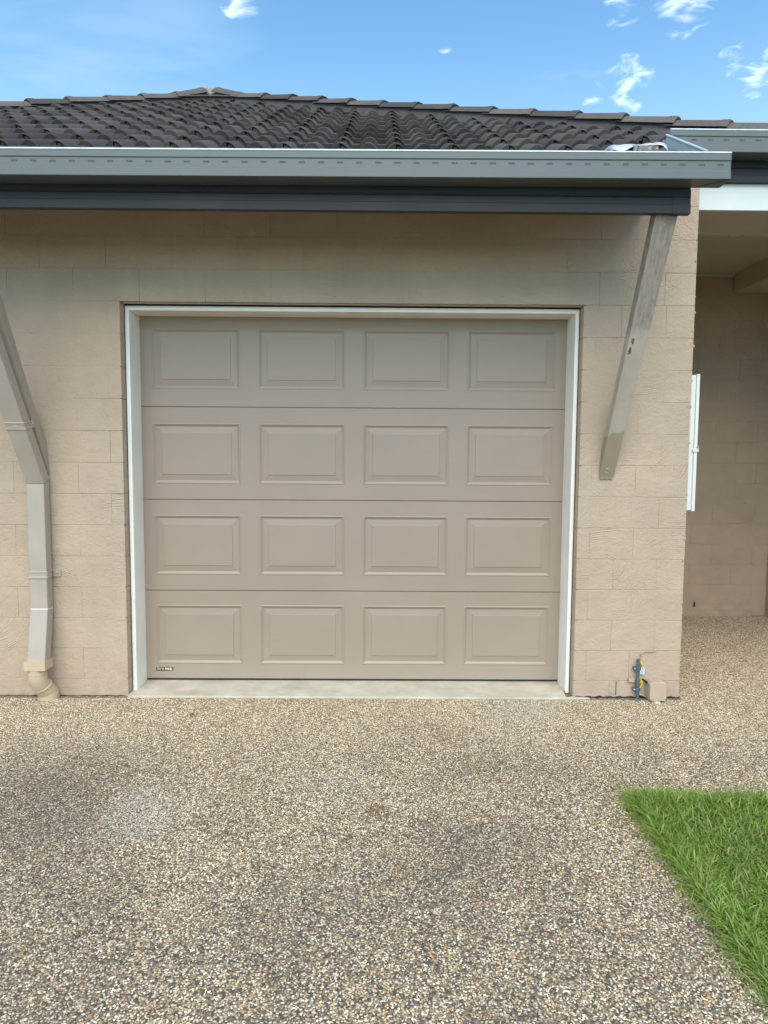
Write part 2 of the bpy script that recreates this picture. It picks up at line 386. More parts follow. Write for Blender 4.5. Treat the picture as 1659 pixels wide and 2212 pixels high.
def pebble_mat():
    m, t, b, pos = mat('river_pebbles')
    oi = t.add('ShaderNodeObjectInfo').outputs['Random']
    c = t.ramp(oi, [(0.0, (0.045, 0.045, 0.047)), (0.08, (0.11, 0.10, 0.092)), (0.16, (0.25, 0.205, 0.155)), (0.26, (0.44, 0.365, 0.26)), (0.40, (0.31, 0.24, 0.16)),
                    (0.50, (0.58, 0.51, 0.385)), (0.62, (0.52, 0.385, 0.215)), (0.69, (0.19, 0.145, 0.115)), (0.75, (0.46, 0.27, 0.115)), (0.79, (0.68, 0.62, 0.50)), (0.90, (0.40, 0.345, 0.27)), (0.94, (0.78, 0.75, 0.66))], 'CONSTANT')
    h = t.math('FRACT', t.math('MULTIPLY', oi, 57.31))
    c = t.mix(1.0, c, t.ramp(h, [(0, 0.75), (1, 1.2)]), 'MULTIPLY')
    d, w = stains(t, pos)
    c = t.mix(1.0, c, (1.38, 1.28, 1.15), 'MULTIPLY')
    c = t.mix(0.10, c, (0.42, 0.35, 0.26))
    c = t.mix(t.math('MULTIPLY', d, 0.46), c, (0.100, 0.088, 0.078))
    c = t.mix(t.math('MULTIPLY', w, 0.22), c, (0.74, 0.63, 0.46))
    for (x, y, r, w2) in ((-1.0, -1.42, 0.26, 0.5), (-1.0, -1.62, 0.16, 0.35), (0.87, -0.27, 0.32, 0.4), (-0.2, -1.2, 0.3, 0.18)):
        q = t.vmath('DISTANCE', pos, (x, y, 0), out=1)
        c = t.mix(t.rng(t.math('ADD', q, t.math('MULTIPLY', t.math('SUBTRACT', h, 0.5), r*0.8)), r, r*0.2, 0, w2), c, (0.55, 0.52, 0.46))
    rust = None
    for (x, y, r) in ((0.0, -1.436, 0.045), (0.38, -0.62, 0.14), (-1.094, -0.33, 0.03)):
        q = t.vmath('DISTANCE', pos, (x, y, 0), out=1)
        f = t.rng(t.math('ADD', q, t.math('MULTIPLY', t.math('SUBTRACT', h, 0.5), r)), r*1.2, r*0.3, 0, 0.75 if r < 0.1 else 0.28)
        rust = f if rust is None else t.math('MAXIMUM', rust, f)
    c = t.mix(rust, c, (0.20, 0.075, 0.028))
    t.put(b.inputs['Base Color'], c); b.inputs['Roughness'].default_value = 0.7; b.inputs['Specular IOR Level'].default_value = 0.25
    return m


def matrix_mat():
    """cement between the pebbles; beyond the built pebbles the same mix as a texture"""
    m, t, b, pos = mat('aggregate_cement')
    d, w = stains(t, pos)
    vo = t.add('ShaderNodeTexVoronoi', {'Vector': pos, 'Scale': 105.0}, feature='F1')
    ve = t.add('ShaderNodeTexVoronoi', {'Vector': pos, 'Scale': 105.0}, feature='DISTANCE_TO_EDGE')
    r = t.add('ShaderNodeSeparateXYZ', {0: vo.outputs['Color']}).outputs[0]
    c = t.ramp(r, [(0.0, (0.06, 0.06, 0.06)), (0.3, (0.26, 0.21, 0.16)), (0.55, (0.40, 0.34, 0.26)), (0.8, (0.55, 0.5, 0.42)), (0.95, (0.40, 0.24, 0.12))], 'CONSTANT')
    c = t.mix(t.rng(ve.outputs[0], 0.0, 0.18, 1, 0), c, (0.085, 0.075, 0.062))
    cem = t.mix(t.rng(t.noise(pos, 3.0, 5, 0.7).outputs[0], 0.45, 0.7), (0.085, 0.070, 0.054), (0.16, 0.135, 0.105))  # cement's own dark tone, deepened to paint the shade between pebbles
    c = t.mix(1.0, c, (1.35, 1.22, 1.0), 'MULTIPLY')
    c = t.mix(0.35, c, cem)
    c = t.mix(t.math('MULTIPLY', d, 0.55), c, (0.055, 0.049, 0.043))
    t.put(b.inputs['Base Color'], c); b.inputs['Roughness'].default_value = 0.85
    bump(t, b, ve.outputs[0], 0.5, 0.004); return m


MPEB = pebble_mat(); MCEM = matrix_mat()


def grass_mat():
    m, t, b, pos = mat('lawn_grass')
    a = t.add('ShaderNodeAttribute', attribute_name='tint').outputs['Fac']
    al = t.add('ShaderNodeAttribute', attribute_name='along').outputs['Fac']
    c = t.ramp(a, [(0.0, (0.080, 0.140, 0.024)), (0.35, (0.165, 0.260, 0.042)), (0.7, (0.275, 0.385, 0.070)), (0.90, (0.390, 0.470, 0.130)), (0.965, (0.30, 0.32, 0.09)), (1.0, (0.42, 0.33, 0.16))])
    c = t.mix(t.math('MULTIPLY', al, 0.30), c, (0.24, 0.38, 0.085))
    t.put(b.inputs['Base Color'], c); b.inputs['Roughness'].default_value = 0.45
    tr = t.add('ShaderNodeBsdfTranslucent', {'Color': t.mix(1.0, c, (1.3, 1.5, 0.6), 'MULTIPLY')})
    mx = t.add('ShaderNodeMixShader', {0: 0.30}); t.l.new(b.outputs[0], mx.inputs[1]); t.l.new(tr.outputs[0], mx.inputs[2])
    out = [n for n in t.n if n.type == 'OUTPUT_MATERIAL'][0]; t.l.new(mx.outputs[0], out.inputs[0])
    return m


MGRASS = grass_mat()
MSOIL = simple('lawn_soil', (0.055, 0.050, 0.030), 0.95, 0.35, 8, 60, 0.6)
MFARG = simple('surrounding_ground', (0.16, 0.15, 0.115), 0.9, 0.25, 1.0, 10, 0.4)

# ------------------------------------------------------------------ ground
o = MB().box(-150, 150, -150, 150, -0.30, -0.06).build('ground', MFARG); tag(o, kind='structure')
LX, LY = 1.135, -1.345           # lawn corner
m = MB()
m.box(-9.0, LX, -12.0, 6.0, -0.25, 0.0); m.box(LX, 9.0, LY, 6.0, -0.25, 0.0)
drv = m.build('driveway', MCEM); tag(drv, kind='structure')
o = MB().box(LX+0.004, 9.0, -12.0, LY-0.004, -0.25, -0.012).build('lawn_bed', MSOIL); tag(o, kind='structure')

# pebbles laid in the concrete (geometry nodes on the part of the slab that the view reaches)
pl = MB()
pl.quad((-2.40, -3.3, 0), (LX, -3.3, 0), (LX, LY, 0), (-3.10, LY, 0))
pl.quad((-3.10, LY, 0), (3.30, LY, 0), (3.75, -0.04, 0), (-3.75, -0.04, 0))
pl.quad((1.94, -0.04, 0), (3.755, -0.04, 0), (3.755, 2.34, 0), (1.94, 2.34, 0))
peb = pl.build('pebbles', MPEB)
tag(peb, 'small tan, cream and grey pebbles exposed across the concrete driveway', 'pebbles', kind='stuff')


def pebble_tree():
    g = bpy.data.node_groups.new('pebble_scatter', 'GeometryNodeTree')
    g.interface.new_socket('Geometry', in_out='INPUT', socket_type='NodeSocketGeometry')
    g.interface.new_socket('Geometry', in_out='OUTPUT', socket_type='NodeSocketGeometry')
    t = NT(g)
    gi = t.add('NodeGroupInput'); go = t.add('NodeGroupOutput')
    dp = t.add('GeometryNodeDistributePointsOnFaces', distribute_method='POISSON')
    t.l.new(gi.outputs[0], dp.inputs['Mesh'])
    dp.inputs['Distance Min'].default_value = 0.0056; dp.inputs['Density Max'].default_value = 33000.0
    join = t.add('GeometryNodeJoinGeometry')
    gtis = []
    for k in range(5):
        ico = t.add('GeometryNodeMeshIcoSphere', {'Radius': 1.0, 'Subdivisions': 1})
        p = t.add('GeometryNodeInputPosition')
        nz = t.add('ShaderNodeTexNoise', {'Vector': t.vmath('ADD', p.outputs[0], (k*5.1, k*2.3, 0)), 'Scale': 0.9, 'Detail': 1.0})
        off = t.vmath('SCALE', t.vmath('SUBTRACT', nz.outputs['Color'], (0.5, 0.5, 0.5)), scale=1.3)
        sp = t.add('GeometryNodeSetPosition', {'Geometry': ico.outputs[0], 'Offset': off})
        ss = t.add('GeometryNodeSetShadeSmooth', {'Geometry': sp.outputs[0]})
        sm = t.add('GeometryNodeSetMaterial', {'Geometry': ss.outputs[0]}); sm.inputs['Material'].default_value = MPEB
        gi2 = t.add('GeometryNodeGeometryToInstance', {0: sm.outputs[0]}); gtis.append(gi2)
    for q in reversed(gtis): t.l.new(q.outputs[0], join.inputs[0])
    rs = t.add('FunctionNodeRandomValue', data_type='FLOAT_VECTOR'); rs.inputs[0].default_value = (0.0031, 0.0025, 0.0016); rs.inputs[1].default_value = (0.0074, 0.0052, 0.0028)
    rr = t.add('FunctionNodeRandomValue', data_type='FLOAT_VECTOR'); rr.inputs[0].default_value = (-0.30, -0.30, 0.0); rr.inputs[1].default_value = (0.30, 0.30, 6.28); rr.inputs['Seed'].default_value = 3
    ip = t.add('GeometryNodeInstanceOnPoints')
    t.l.new(dp.outputs['Points'], ip.inputs['Points']); t.l.new(join.outputs[0], ip.inputs['Instance'])
    ip.inputs['Pick Instance'].default_value = True
    ri = t.add('FunctionNodeRandomValue', data_type='INT'); ri.inputs[4].default_value = 0; ri.inputs[5].default_value = 4; ri.inputs['Seed'].default_value = 9
    t.l.new(ri.outputs[2], ip.inputs['Instance Index'])
    t.l.new(rs.outputs[0], ip.inputs['Scale']); t.l.new(rr.outputs[0], ip.inputs['Rotation'])
    t.l.new(ip.outputs[0], go.inputs[0])
    return g


peb.location.z = -0.0006
md = peb.modifiers.new('scatter', 'NODES'); md.node_group = pebble_tree()

# threshold slab under the door
m = MB()
x0, x1 = -1.576, 1.35
m.loft([[(x0, -0.035, -0.05), (x0, -0.035, 0.008), (x0, -0.028, 0.013), (x0, 0.42, 0.020), (x0, 0.42, -0.05)],
        [(1.20, -0.035, -0.05), (1.20, -0.035, 0.006), (1.20, -0.028, 0.011), (1.2425, 0.42, 0.020), (1.2425, 0.42, -0.05)]])
m.loft([[(1.20, -0.035, -0.05), (1.20, -0.035, 0.006), (1.20, -0.028, 0.011), (1.2425, -0.002, 0.010), (1.2425, -0.002, -0.05)],
        [(x1, -0.030, -0.05), (x1, -0.030, 0.001), (x1, -0.026, 0.004), (x1, -0.004, 0.004), (x1, -0.004, -0.05)]])
o = m.build('threshold_slab', MCONC); tag(o, kind='structure')

# ------------------------------------------------------------------ block walls
CZ0, CH = 0.112, 0.1955
_cache = {}


def block_mesh(w, h, d):
    k = (round(w, 3), round(h, 3), round(d, 3))
    if k not in _cache:
        me = MB().box(-w/2, w/2, 0, d, -h/2, h/2).mesh('block', 0.0026, 2)
        me.materials.append(MW); _cache[k] = me
    return _cache[k]


def lay_blocks(parent, x0, x1, z_top, hole=None, joints=None, axis='x', origin=(0, 0), depth=0.10, gap=0.0035, L=0.4, phase=0.0):
    """courses of blocks on a wall face; axis x: face at y=origin[1]; axis y: face at x=origin[0]"""
    zs = [0.0]+[CZ0+CH*k for k in range(40) if CZ0+CH*k < z_top-0.03]+[z_top]
    for k in range(len(zs)-1):
        a, b = zs[k], zs[k+1]
        spans = [(x0, x1)]
        if hole and a < hole[2]-0.05: spans = [(x0, hole[0]), (hole[1], x1)]
        for (s0, s1) in spans:
            if joints and s0 >= 1.2: cuts = [j for j in joints[k % 2] if s0+0.03 < j < s1-0.03]
            else:
                off = (phase+(L/2 if k % 2 else 0)) % L
                cuts = [q for q in [off+L*i for i in range(-40, 40)] if s0+0.06 < q < s1-0.06]
            es = [s0]+cuts+[s1]
            for e0, e1 in zip(es[:-1], es[1:]):
                vg = random.choice((0.0002, 0.0004, 0.001, 0.002)) if e0 < 1.2 else random.choice((0.0012, 0.0022, 0.003))
                w = e1-e0-vg
                hh = b-a-random.choice((0.002, 0.003, 0.004))
                ob = link('block', block_mesh(w, hh, depth), None, parent)
                j = random.uniform(-0.0007, 0.0007)
                cx = (e0+e1)/2
                ed = e0 == s0 or e1 == s1
                rot = 0 if ed else random.uniform(-0.003, 0.003)
                if axis == 'x':
                    ob.location = (cx, origin[1]+j, (a+b)/2+random.uniform(-.0006, .0006)); ob.rotation_euler = (0, rot, 0)
                elif axis == '-x':
                    ob.location = (origin[0]+j, cx, (a+b)/2); ob.rotation_euler = (0, 0, -math.pi/2)
                else:
                    ob.location = (origin[0]-j, cx, (a+b)/2); ob.rotation_euler = (0, 0, math.pi/2)


def core_sheet(parent, x0, x1, z1, hole=None, y=0.0, axis='x', step=0.03, base=0.0022, amp=0.0036):
    """paint-filled joints: a slightly uneven sheet a few millimetres behind the block faces"""
    nx = int((x1-x0)/step); nz = int(z1/step)
    from mathutils import noise as mn
    v = []; f = []
    idx = {}
    def get(i, k):
        if (i, k) not in idx:
            x = x0+(x1-x0)*i/nx; z = z1*k/nz
            d = base+amp*mn.noise(Vector((x*2.1, z*2.3, y+1.7)))+0.0012*mn.noise(Vector((x*14, z*14, y)))
            idx[(i, k)] = len(v); v.append((x, y+d, z) if axis == 'x' else (y-d, x, z))
        return idx[(i, k)]
    for i in range(nx):
        for k in range(nz):
            xa = x0+(x1-x0)*i/nx; xb = x0+(x1-x0)*(i+1)/nx; za = z1*k/nz
            if hole and xb > hole[0]-0.004 and xa < hole[1]+0.004 and za < hole[2]+0.004: continue
            f.append((get(i, k), get(i+1, k), get(i+1, k+1), get(i, k+1)))
    me = bpy.data.meshes.new('mortar'); me.from_pydata(v, [], f); me.materials.append(MW)
    for p in me.polygons: p.use_smooth = True
    return link('mortar', me, None, parent)


WX0, WX1, WTOP = -4.2, 1.929, 3.26
HOLE = (-1.581, 1.246, 2.457)
gw = thing('garage_wall', 'beige painted concrete block wall around the garage door', 'wall')
JA = [1.325, 1.60]; JB = [1.48, 1.755]
lay_blocks(gw, WX0, WX1, WTOP, HOLE, joints=(JB, JA), origin=(0, 0.0), phase=-0.06)
core_sheet(gw, WX0, WX1-0.004, WTOP, HOLE)
m = MB()
m.box(WX0, HOLE[0]-0.004, 0.03, 0.2, 0.0, WTOP-.004); m.box(HOLE[1]+0.004, WX1-0.004, 0.03, 0.2, 0, WTOP-.004); m.box(HOLE[0]-0.004, HOLE[1]+0.004, 0.03, 0.2, HOLE[2]+0.004, WTOP-.004)
m.build('wall_core', MW, gw)
# drip bead along the lintel edge
m = MB().box(HOLE[0]+.01, HOLE[1]-.01, 0.022, 0.034, HOLE[2]-0.006, HOLE[2]+0.002); m.build('lintel_bead', MW, gw, 0.002)
# paint dribs on the corner arris
m = MB()
for k in range(26):
    z = random.uniform(0.15, 3.0); r = random.uniform(0.0025, 0.006)
    c = Vector((WX1-random.uniform(-0.001, 0.012), random.uniform(-0.001, 0.002), z))
    m.tube([c+Vector((0, 0, -r*2)), c+Vector((.001, -.001, -r*.6)), c+Vector((0, 0, r)), c+Vector((-.001, 0, r*2))], [r*.4, r, r*.9, r*.3], 7)
m.build('paint_drips', MW, gw, smooth=True)
# open vertical joint near the foot of the right pier and the ragged crack along the foot
m = MB().box(1.520, 1.5245, -0.0016, 0.02, 0.018, 0.108); m.build('open_joint', MGAP, gw)
m = MB(); p = []
for i in range(60):
    x = 1.25+(1.93-1.25)*i/59; p.append((x, 0.004+0.004*math.sin(i*1.7), 0.006+0.010*abs(math.sin(i*0.55))*random.uniform(0.5, 1.2)))
v0 = [(x, -0.0022, 0.0005) for x, y, z in p]
for i in range(59): m.quad(v0[i], v0[i+1], (p[i+1][0], -0.0024, p[i+1][2]), (p[i][0], -0.0024, p[i][2]))
p2 = [(-4.0+i*0.03, 0.002+0.006*random.random()) for i in range(81)]
for i in range(80): m.quad((p2[i][0], -0.0022, 0.0005), (p2[i+1][0], -0.0022, 0.0005), (p2[i+1][0], -0.0024, p2[i+1][1]), (p2[i][0], -0.0024, p2[i][1]))
m.build('foot_crack', MGAP, gw)
# the wall's own return along the side passage, its back wall and an unseen side wall added to darken it
lay_blocks(gw, 0.105, 2.36, WTOP, axis='y', origin=(WX1, 0), phase=0.1)

pw = thing('passage_wall', 'shaded beige block wall at the far end of the side passage', 'wall')
lay_blocks(pw, 1.96, 5.2, 3.40, origin=(0, 2.36), phase=0.21)
core_sheet(pw, 1.94, 5.2, 3.40, y=2.36, base=0.0034, amp=0.0030)
MB().box(1.9, 5.2, 2.40, 2.52, 0, 3.40).build('wall_core', MW, pw)
m = MB().box(2.02, 3.615, 2.335, 2.36, 0, 0.055); m.build('footing', MW, pw, 0.004)
m = MB().box(3.062, 3.080, 2.3575, 2.365, 0.085, 0.135); m.build('weep_hole', MGAP, pw, 0.003)
sw = thing('added_shade_wall', 'unseen block wall added to darken the covered passage', 'wall')  # out-of-view wall added to keep light out of the passage
lay_blocks(sw, -1.0, 2.355, 3.05, axis='-x', origin=(3.76, 0), phase=0.05)
MB().box(3.79, 3.96, -1.0, 2.355, 0, 3.05).build('wall_core', MW, sw)

# ------------------------------------------------------------------ door frame and sectional door
fr = thing('door_frame', 'white painted timber frame around the garage door', 'door frame')
YJ, YD = 0.070, 0.2628
XL, XR, ZT = -1.5506, 1.2176, 2.4206
box('jamb', MWHITE, fr, -1.5750, XL, YJ, 0.34, 0.004, ZT-0.0008, 0.0022, 3)
box('jamb', MWHITE, fr, XR, 1.2405, YJ, 0.34, 0.006, ZT-0.0008, 0.0022, 3)
box('head', MWHITE, fr, -1.5765, 1.2415, YJ+0.001, 0.34, ZT, 2.4474, 0.0026, 3)
# dark packing gap behind the frame
m = MB(); m.box(-1.5795, -1.5752, YJ+0.012, 0.30, 0.0, 2.452); m.box(1.2407, 1.2445, YJ+0.012, 0.30, 0.0, 2.452); m.box(-1.5752, 1.2407, YJ+0.012, 0.30, 2.4476, 2.4555)
m.build('packing_gap', MGAP, fr)

MJOIN = simple('shaded_section_joint', (0.12, 0.095, 0.075), 0.8, 0.1, 10)
gd = thing('garage_door', 'taupe sectional garage door with sixteen raised rectangular panels', 'garage door')
SX0, SX1 = XL-0.03, XR+0.03
secz = [0.030, 0.6300, 1.2360, 1.8415, 2.45]
rows = [(0.131, 0.533), (0.736, 1.135), (1.340, 1.737), (1.957, 2.345)]
cols = [(-1.480, -0.905), (-0.787, -0.222), (-0.104, 0.460), (0.574, 1.147)]


def rect_ring(x0, x1, z0, z1, y): return [(x0, y, z0), (x1, y, z0), (x1, y, z1), (x0, y, z1)]


def panel(x0, x1, z0, z1, parent):
    """pressed panel: bead, groove, long bevel rising to a raised field"""
    prof = [(0.0, 0.0), (0.004, -0.0026), (0.009, -0.0022), (0.012, 0.0012), (0.022, 0.0078), (0.0255, 0.0078), (0.0600, 0.0030), (0.0622, -0.0004), (0.0660, -0.0009)]
    m = MB(); rings = [rect_ring(x0+d, x1-d, z0+d, z1-d, YD+y) for d, y in prof]
    m.loft(rings, True, False)
    r = rings[-1]; m.quad(*r)
    me = bpy.data.meshes.new('raised_panel'); me.from_pydata(m.v, [], m.f)
    bm = bmesh.new(); bm.from_mesh(me); bmesh.ops.remove_doubles(bm, verts=bm.verts, dist=1e-6); bmesh.ops.recalc_face_normals(bm, faces=bm.faces)
    for f in bm.faces:
        if f.normal.y > 0: f.normal_flip()
    bm.to_mesh(me); bm.free()
    return link('raised_panel', me, MDOOR, parent)


for k in range(4):
    z0, z1 = secz[k]+0.0014, secz[k+1]-0.0012
    pz0, pz1 = rows[k]
    m = MB()
    xs = [SX0]+[q for c in cols for q in c]+[SX1]
    y = YD
    m.quad((SX0, y, z0+.004), (SX1, y, z0+.004), (SX1, y, pz0), (SX0, y, pz0)); m.quad((SX0, y, pz1), (SX1, y, pz1), (SX1, y, z1-.0008), (SX0, y, z1-.0008))
    for i in range(0, len(xs), 2): m.quad((xs[i], y, pz0), (xs[i+1], y, pz0), (xs[i+1], y, pz1), (xs[i], y, pz1))
    # rolled edges between the sections and a back
    for (za, zb) in ((z0+.004, z0), (z1-.0008, z1)):
        m.quad((SX0, y, za), (SX1, y, za), (SX1, y+0.003, zb), (SX0, y+0.003, zb)); m.quad((SX0, y+0.003, zb), (SX1, y+0.003, zb), (SX1, y+0.04, zb), (SX0, y+0.04, zb))
    m.quad((SX0, y+0.04, z0), (SX1, y+0.04, z0), (SX1, y+0.04, z1), (SX0, y+0.04, z1))
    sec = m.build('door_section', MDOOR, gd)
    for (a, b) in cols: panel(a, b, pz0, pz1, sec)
for k in (1, 2, 3): MB().box(SX0, SX1, YD+0.0014, YD+0.03, secz[k]-0.0010, secz[k]+0.0012).build('joint_shade_strip', MJOIN, gd)  # dark strips painting the shade in the gaps between sections
m = MB().box(SX0, SX1, YD+0.006, YD+0.03, 0.0195, 0.0312); m.build('bottom_seal', MBLACK, gd, 0.002)
bz, bx = 0.0955, -1.428
bd = MB().box(bx-0.0565, bx+0.0565, YD-0.0022, YD-0.0004, bz-0.0118, bz+0.0118).build('badge', MBLACK, gd, 0.0006)
me = text_mesh('FIRMA', 0.0235, 'lettering', 0.0003, 0.0, -0.0003, 0.78); q = link('lettering', me, MGOLD, bd); q.rotation_euler = (math.pi/2, 0, 0); q.location = (bx-0.0265, YD-0.0026, bz); q.scale = (0.93, 1.0, 1)
me = text_mesh('PANEL', 0.0235, 'lettering', 0.0003, 0.0, 0.0003, 0.78); q = link('lettering', me, MGOLD, bd); q.rotation_euler = (math.pi/2, 0, 0); q.location = (bx+0.0275, YD-0.0026, bz); q.scale = (0.90, 1.0, 1)

# ------------------------------------------------------------------ roof
PIT = rad(28.5); SP, CP = math.sin(PIT), math.cos(PIT)
GA = 0.305                      # course gauge along the slope
TWD = 0.3045                    # tile cover width
EY, EZ = -0.665, 3.010          # tile valley level at the eaves


def on_roof(x, s, n=0.0):       # s: distance up the slope, n: height off the tile plane
    return Vector((x, EY+s*CP-n*SP, EZ+s*SP+n*CP))


rf = thing('tiled_roof', 'dark charcoal concrete tiled hip roof above the garage', 'roof')


def prof_h(u):
    """tile cross-section over one cover width: two rolls"""
    h = 0.0
    for c in (0.055, 0.207):
        d = abs(u-c)
        if d < 0.051: h = max(h, 0.038*(math.cos(d/0.051*math.pi/2)**0.8))
    return h


def tile_mesh():
    m = MB(); TL = 0.40; th = 0.025
    us = [0.0, 0.006, 0.014, 0.026, 0.040, 0.0515, 0.0525, 0.070, 0.084, 0.096, 0.1045, 0.112, 0.130, 0.150, 0.158, 0.166, 0.178, 0.192, 0.207, 0.222, 0.236, 0.248, 0.256, 0.262, 0.283, 0.3035]
    def lift(s): return 0.036*(1-s/TL)   # lower end rides on the course below
    sl = [(0.0, -0.003), (0.004, 0.0), (0.2, 0.0), (TL, 0.0)]
    top = []; bot = []
    for (s, dn) in sl:
        top.append([m.vert((u, s, prof_h(u)+lift(s)+dn)) for u in us])
        row = []
        for u in us:
            t_ = th
            if 0.052 < u < 0.100: t_ = 0.0075         # thin overlapping lip of the side lap
            elif prof_h(u) > 0.015: t_ = 0.032
            row.append(m.vert((u, s, prof_h(u)+lift(s)-t_)))
        bot.append(row)
    n = len(us)
    for k in range(len(sl)-1):
        for j in range(n-1):
            m.face(top[k][j], top[k][j+1], top[k+1][j+1], top[k+1][j]); m.face(bot[k][j], bot[k+1][j], bot[k+1][j+1], bot[k][j+1])
        m.face(top[k][0], top[k+1][0], bot[k+1][0], bot[k][0]); m.face(top[k][-1], bot[k][-1], bot[k+1][-1], top[k+1][-1])
    for j in range(n-1): m.face(top[0][j], bot[0][j], bot[0][j+1], top[0][j+1])
    # underlap of the neighbour, seen in the side-lap notch
    uu = [0.059, 0.076, 0.092, 0.106]; a = []; b = []
    for s in (0.003, TL):
        a.append([m.vert((u, s, prof_h(u)+lift(s)-0.0125-(0.004 if u < 0.07 else 0))) for u in uu]); b.append([m.vert((u, s, lift(s)-0.024)) for u in uu])
    for j in range(3):
        m.face(a[0][j], a[0][j+1], a[1][j+1], a[1][j]); m.face(a[0][j], b[0][j], b[0][j+1], a[0][j+1])
    m.face(a[0][0], a[1][0], b[1][0], b[0][0])
    me = bpy.data.meshes.new('roof_tile'); me.from_pydata(m.v, [], m.f)
    bm = bmesh.new(); bm.from_mesh(me); bmesh.ops.recalc_face_normals(bm, faces=bm.faces); bm.to_mesh(me); bm.free()
    for p in me.polygons: p.use_smooth = True
    me.set_sharp_from_angle(angle=rad(38)); me.materials.append(MTILE)
    return me


TME = tile_mesh()
APX = Vector((-1.70, 0, 0)); 
def roof_s(y): return (y-EY)/CP
SA = roof_s(3.10)
AP = (-1.70, SA); RH = (1.945, roof_s(0.66)); LH = (-2.887, roof_s(2.12))
def hip_s_right(x): return AP[1]+(RH[1]-AP[1])*(x-AP[0])/(RH[0]-AP[0])
def hip_s_left(x): return AP[1]+(LH[1]-AP[1])*(x-AP[0])/(LH[0]-AP[0])
def limit(x): return hip_s_right(x) if x > AP[0] else hip_s_left(x)
VX = 1.655                      # verge of the lower eave
S2 = roof_s(0.02)               # where the set-back eave of the right part starts
ucol = 0.085-0.055              # tile joint phase
Rm = Matrix((Vector((1, 0, 0)), Vector((0, CP, SP)), Vector((0, -SP, CP)))).transposed()
hipnR = Vector((RH[0]-AP[0], RH[1]-AP[1], 0)).normalized(); hipnL = Vector((LH[0]-AP[0], LH[1]-AP[1], 0)).normalized()
for i in range(0, 15):
    s0 = i*GA-0.02
    for j in range(-14, 10):
        x0 = ucol+j*TWD
        xc = x0+TWD/2
        if s0 > max(limit(x0), limit(x0+TWD), limit(xc))+0.02: continue
        if xc > VX-0.10 and s0+0.1 < S2: continue
        if i == 0 and xc > 1.56: continue
        if i == 1 and xc > 1.30 and xc < VX: continue        # the broken end tile is built below
        if x0 > 3.0 or x0 < -4.0: continue
        me = TME
        far = min(limit(x0), limit(x0+TWD))
        if s0+0.40 > far-0.02:
            bm = bmesh.new(); bm.from_mesh(TME)
            for (dv, sgn) in ((hipnR, 1), (hipnL, -1)):
                nrm = Vector((-dv.y, dv.x, 0)) if sgn == 1 else Vector((dv.y, -dv.x, 0))
                bmesh.ops.bisect_plane(bm, geom=bm.verts[:]+bm.edges[:]+bm.faces[:], plane_co=(AP[0]-x0, AP[1]-s0, 0), plane_no=nrm, clear_outer=True)
            if len(bm.faces) == 0: bm.free(); continue
            me = TME.copy(); me.name = 'roof_tile'; bm.to_mesh(me); bm.free()
        o = link('roof_tile', me, None, rf)
        M4 = Rm.to_4x4() @ Matrix.Rotation(random.uniform(-.004, .004), 4, 'Z'); M4.translation = on_roof(x0, s0, random.uniform(-0.0015, 0.0025)); o.matrix_local = M4

# underlay and the planes behind the hips
m = MB()
def up3(p): return on_roof(p[0], p[1], -0.035)
RE = (2.92, hip_s_right(2.92)); LE = (-4.6, hip_s_left(-4.6))
i0 = m.vert(on_roof(-4.6, 0.05, -0.035)); i1 = m.vert(on_roof(VX-.01, 0.05, -0.035)); i2 = m.vert(on_roof(VX-.01, S2+.06, -0.035)); i3 = m.vert(on_roof(2.90, S2+.03, -0.035))
i4 = m.vert(up3(RE)); i5 = m.vert(up3(AP)); i6 = m.vert(up3(LE))
m.face(i0, i1, i2, i5, i6); m.face(i2, i3, i4, i5)
b1 = m.vert(up3(AP)+Vector((0.0, 5, 0.0))); b2 = m.vert(up3(RE)+Vector((1.0, 6, 0.35))); b3 = m.vert(up3(LE)+Vector((-1.0, 6, 0.2)))
m.face(i5, i4, b2, b1); m.face(i5, b1, b3, i6)
m.build('underlay', MMORT, rf)


def cap_mesh():
    """hip cap: rounded top, straight skirts, wider raised lower end"""
    m = MB(); L = 0.405; rings = []
    for (s, w, h, lift) in ((0.0, 0.106, 0.066, 0.0), (0.20, 0.110, 0.069, 0.007), (0.330, 0.112, 0.071, 0.011), (0.350, 0.116, 0.075, 0.012), (0.390, 0.118, 0.077, 0.013), (L, 0.115, 0.073, 0.0125)):
        pts = [(-w*1.05, 0.0), (-w*0.93, h*0.30), (-w*0.72, h*0.66), (-w*0.42, h*0.90), (0, h), (w*0.42, h*0.90), (w*0.72, h*0.66), (w*0.93, h*0.30), (w*1.05, 0.0)]
        rings.append([(px, s, pz+lift) for px, pz in pts])
    m.loft(rings, False, False)
    # end faces: a thick lip
    e = rings[-1]; inn = [(x*0.86, L-0.004, 0.0155+(z-0.0155)*0.80) for x, y, z in e]; m.loft([e, inn], False, False)
    inn2 = [(x, L-0.10, z) for x, y, z in inn]; m.loft([inn, inn2], False, False)
    me = m.mesh('hip_cap', 0, smooth=True, angle=45); me.materials.append(MCAP); return me


CME = cap_mesh(); CAPG = 0.352


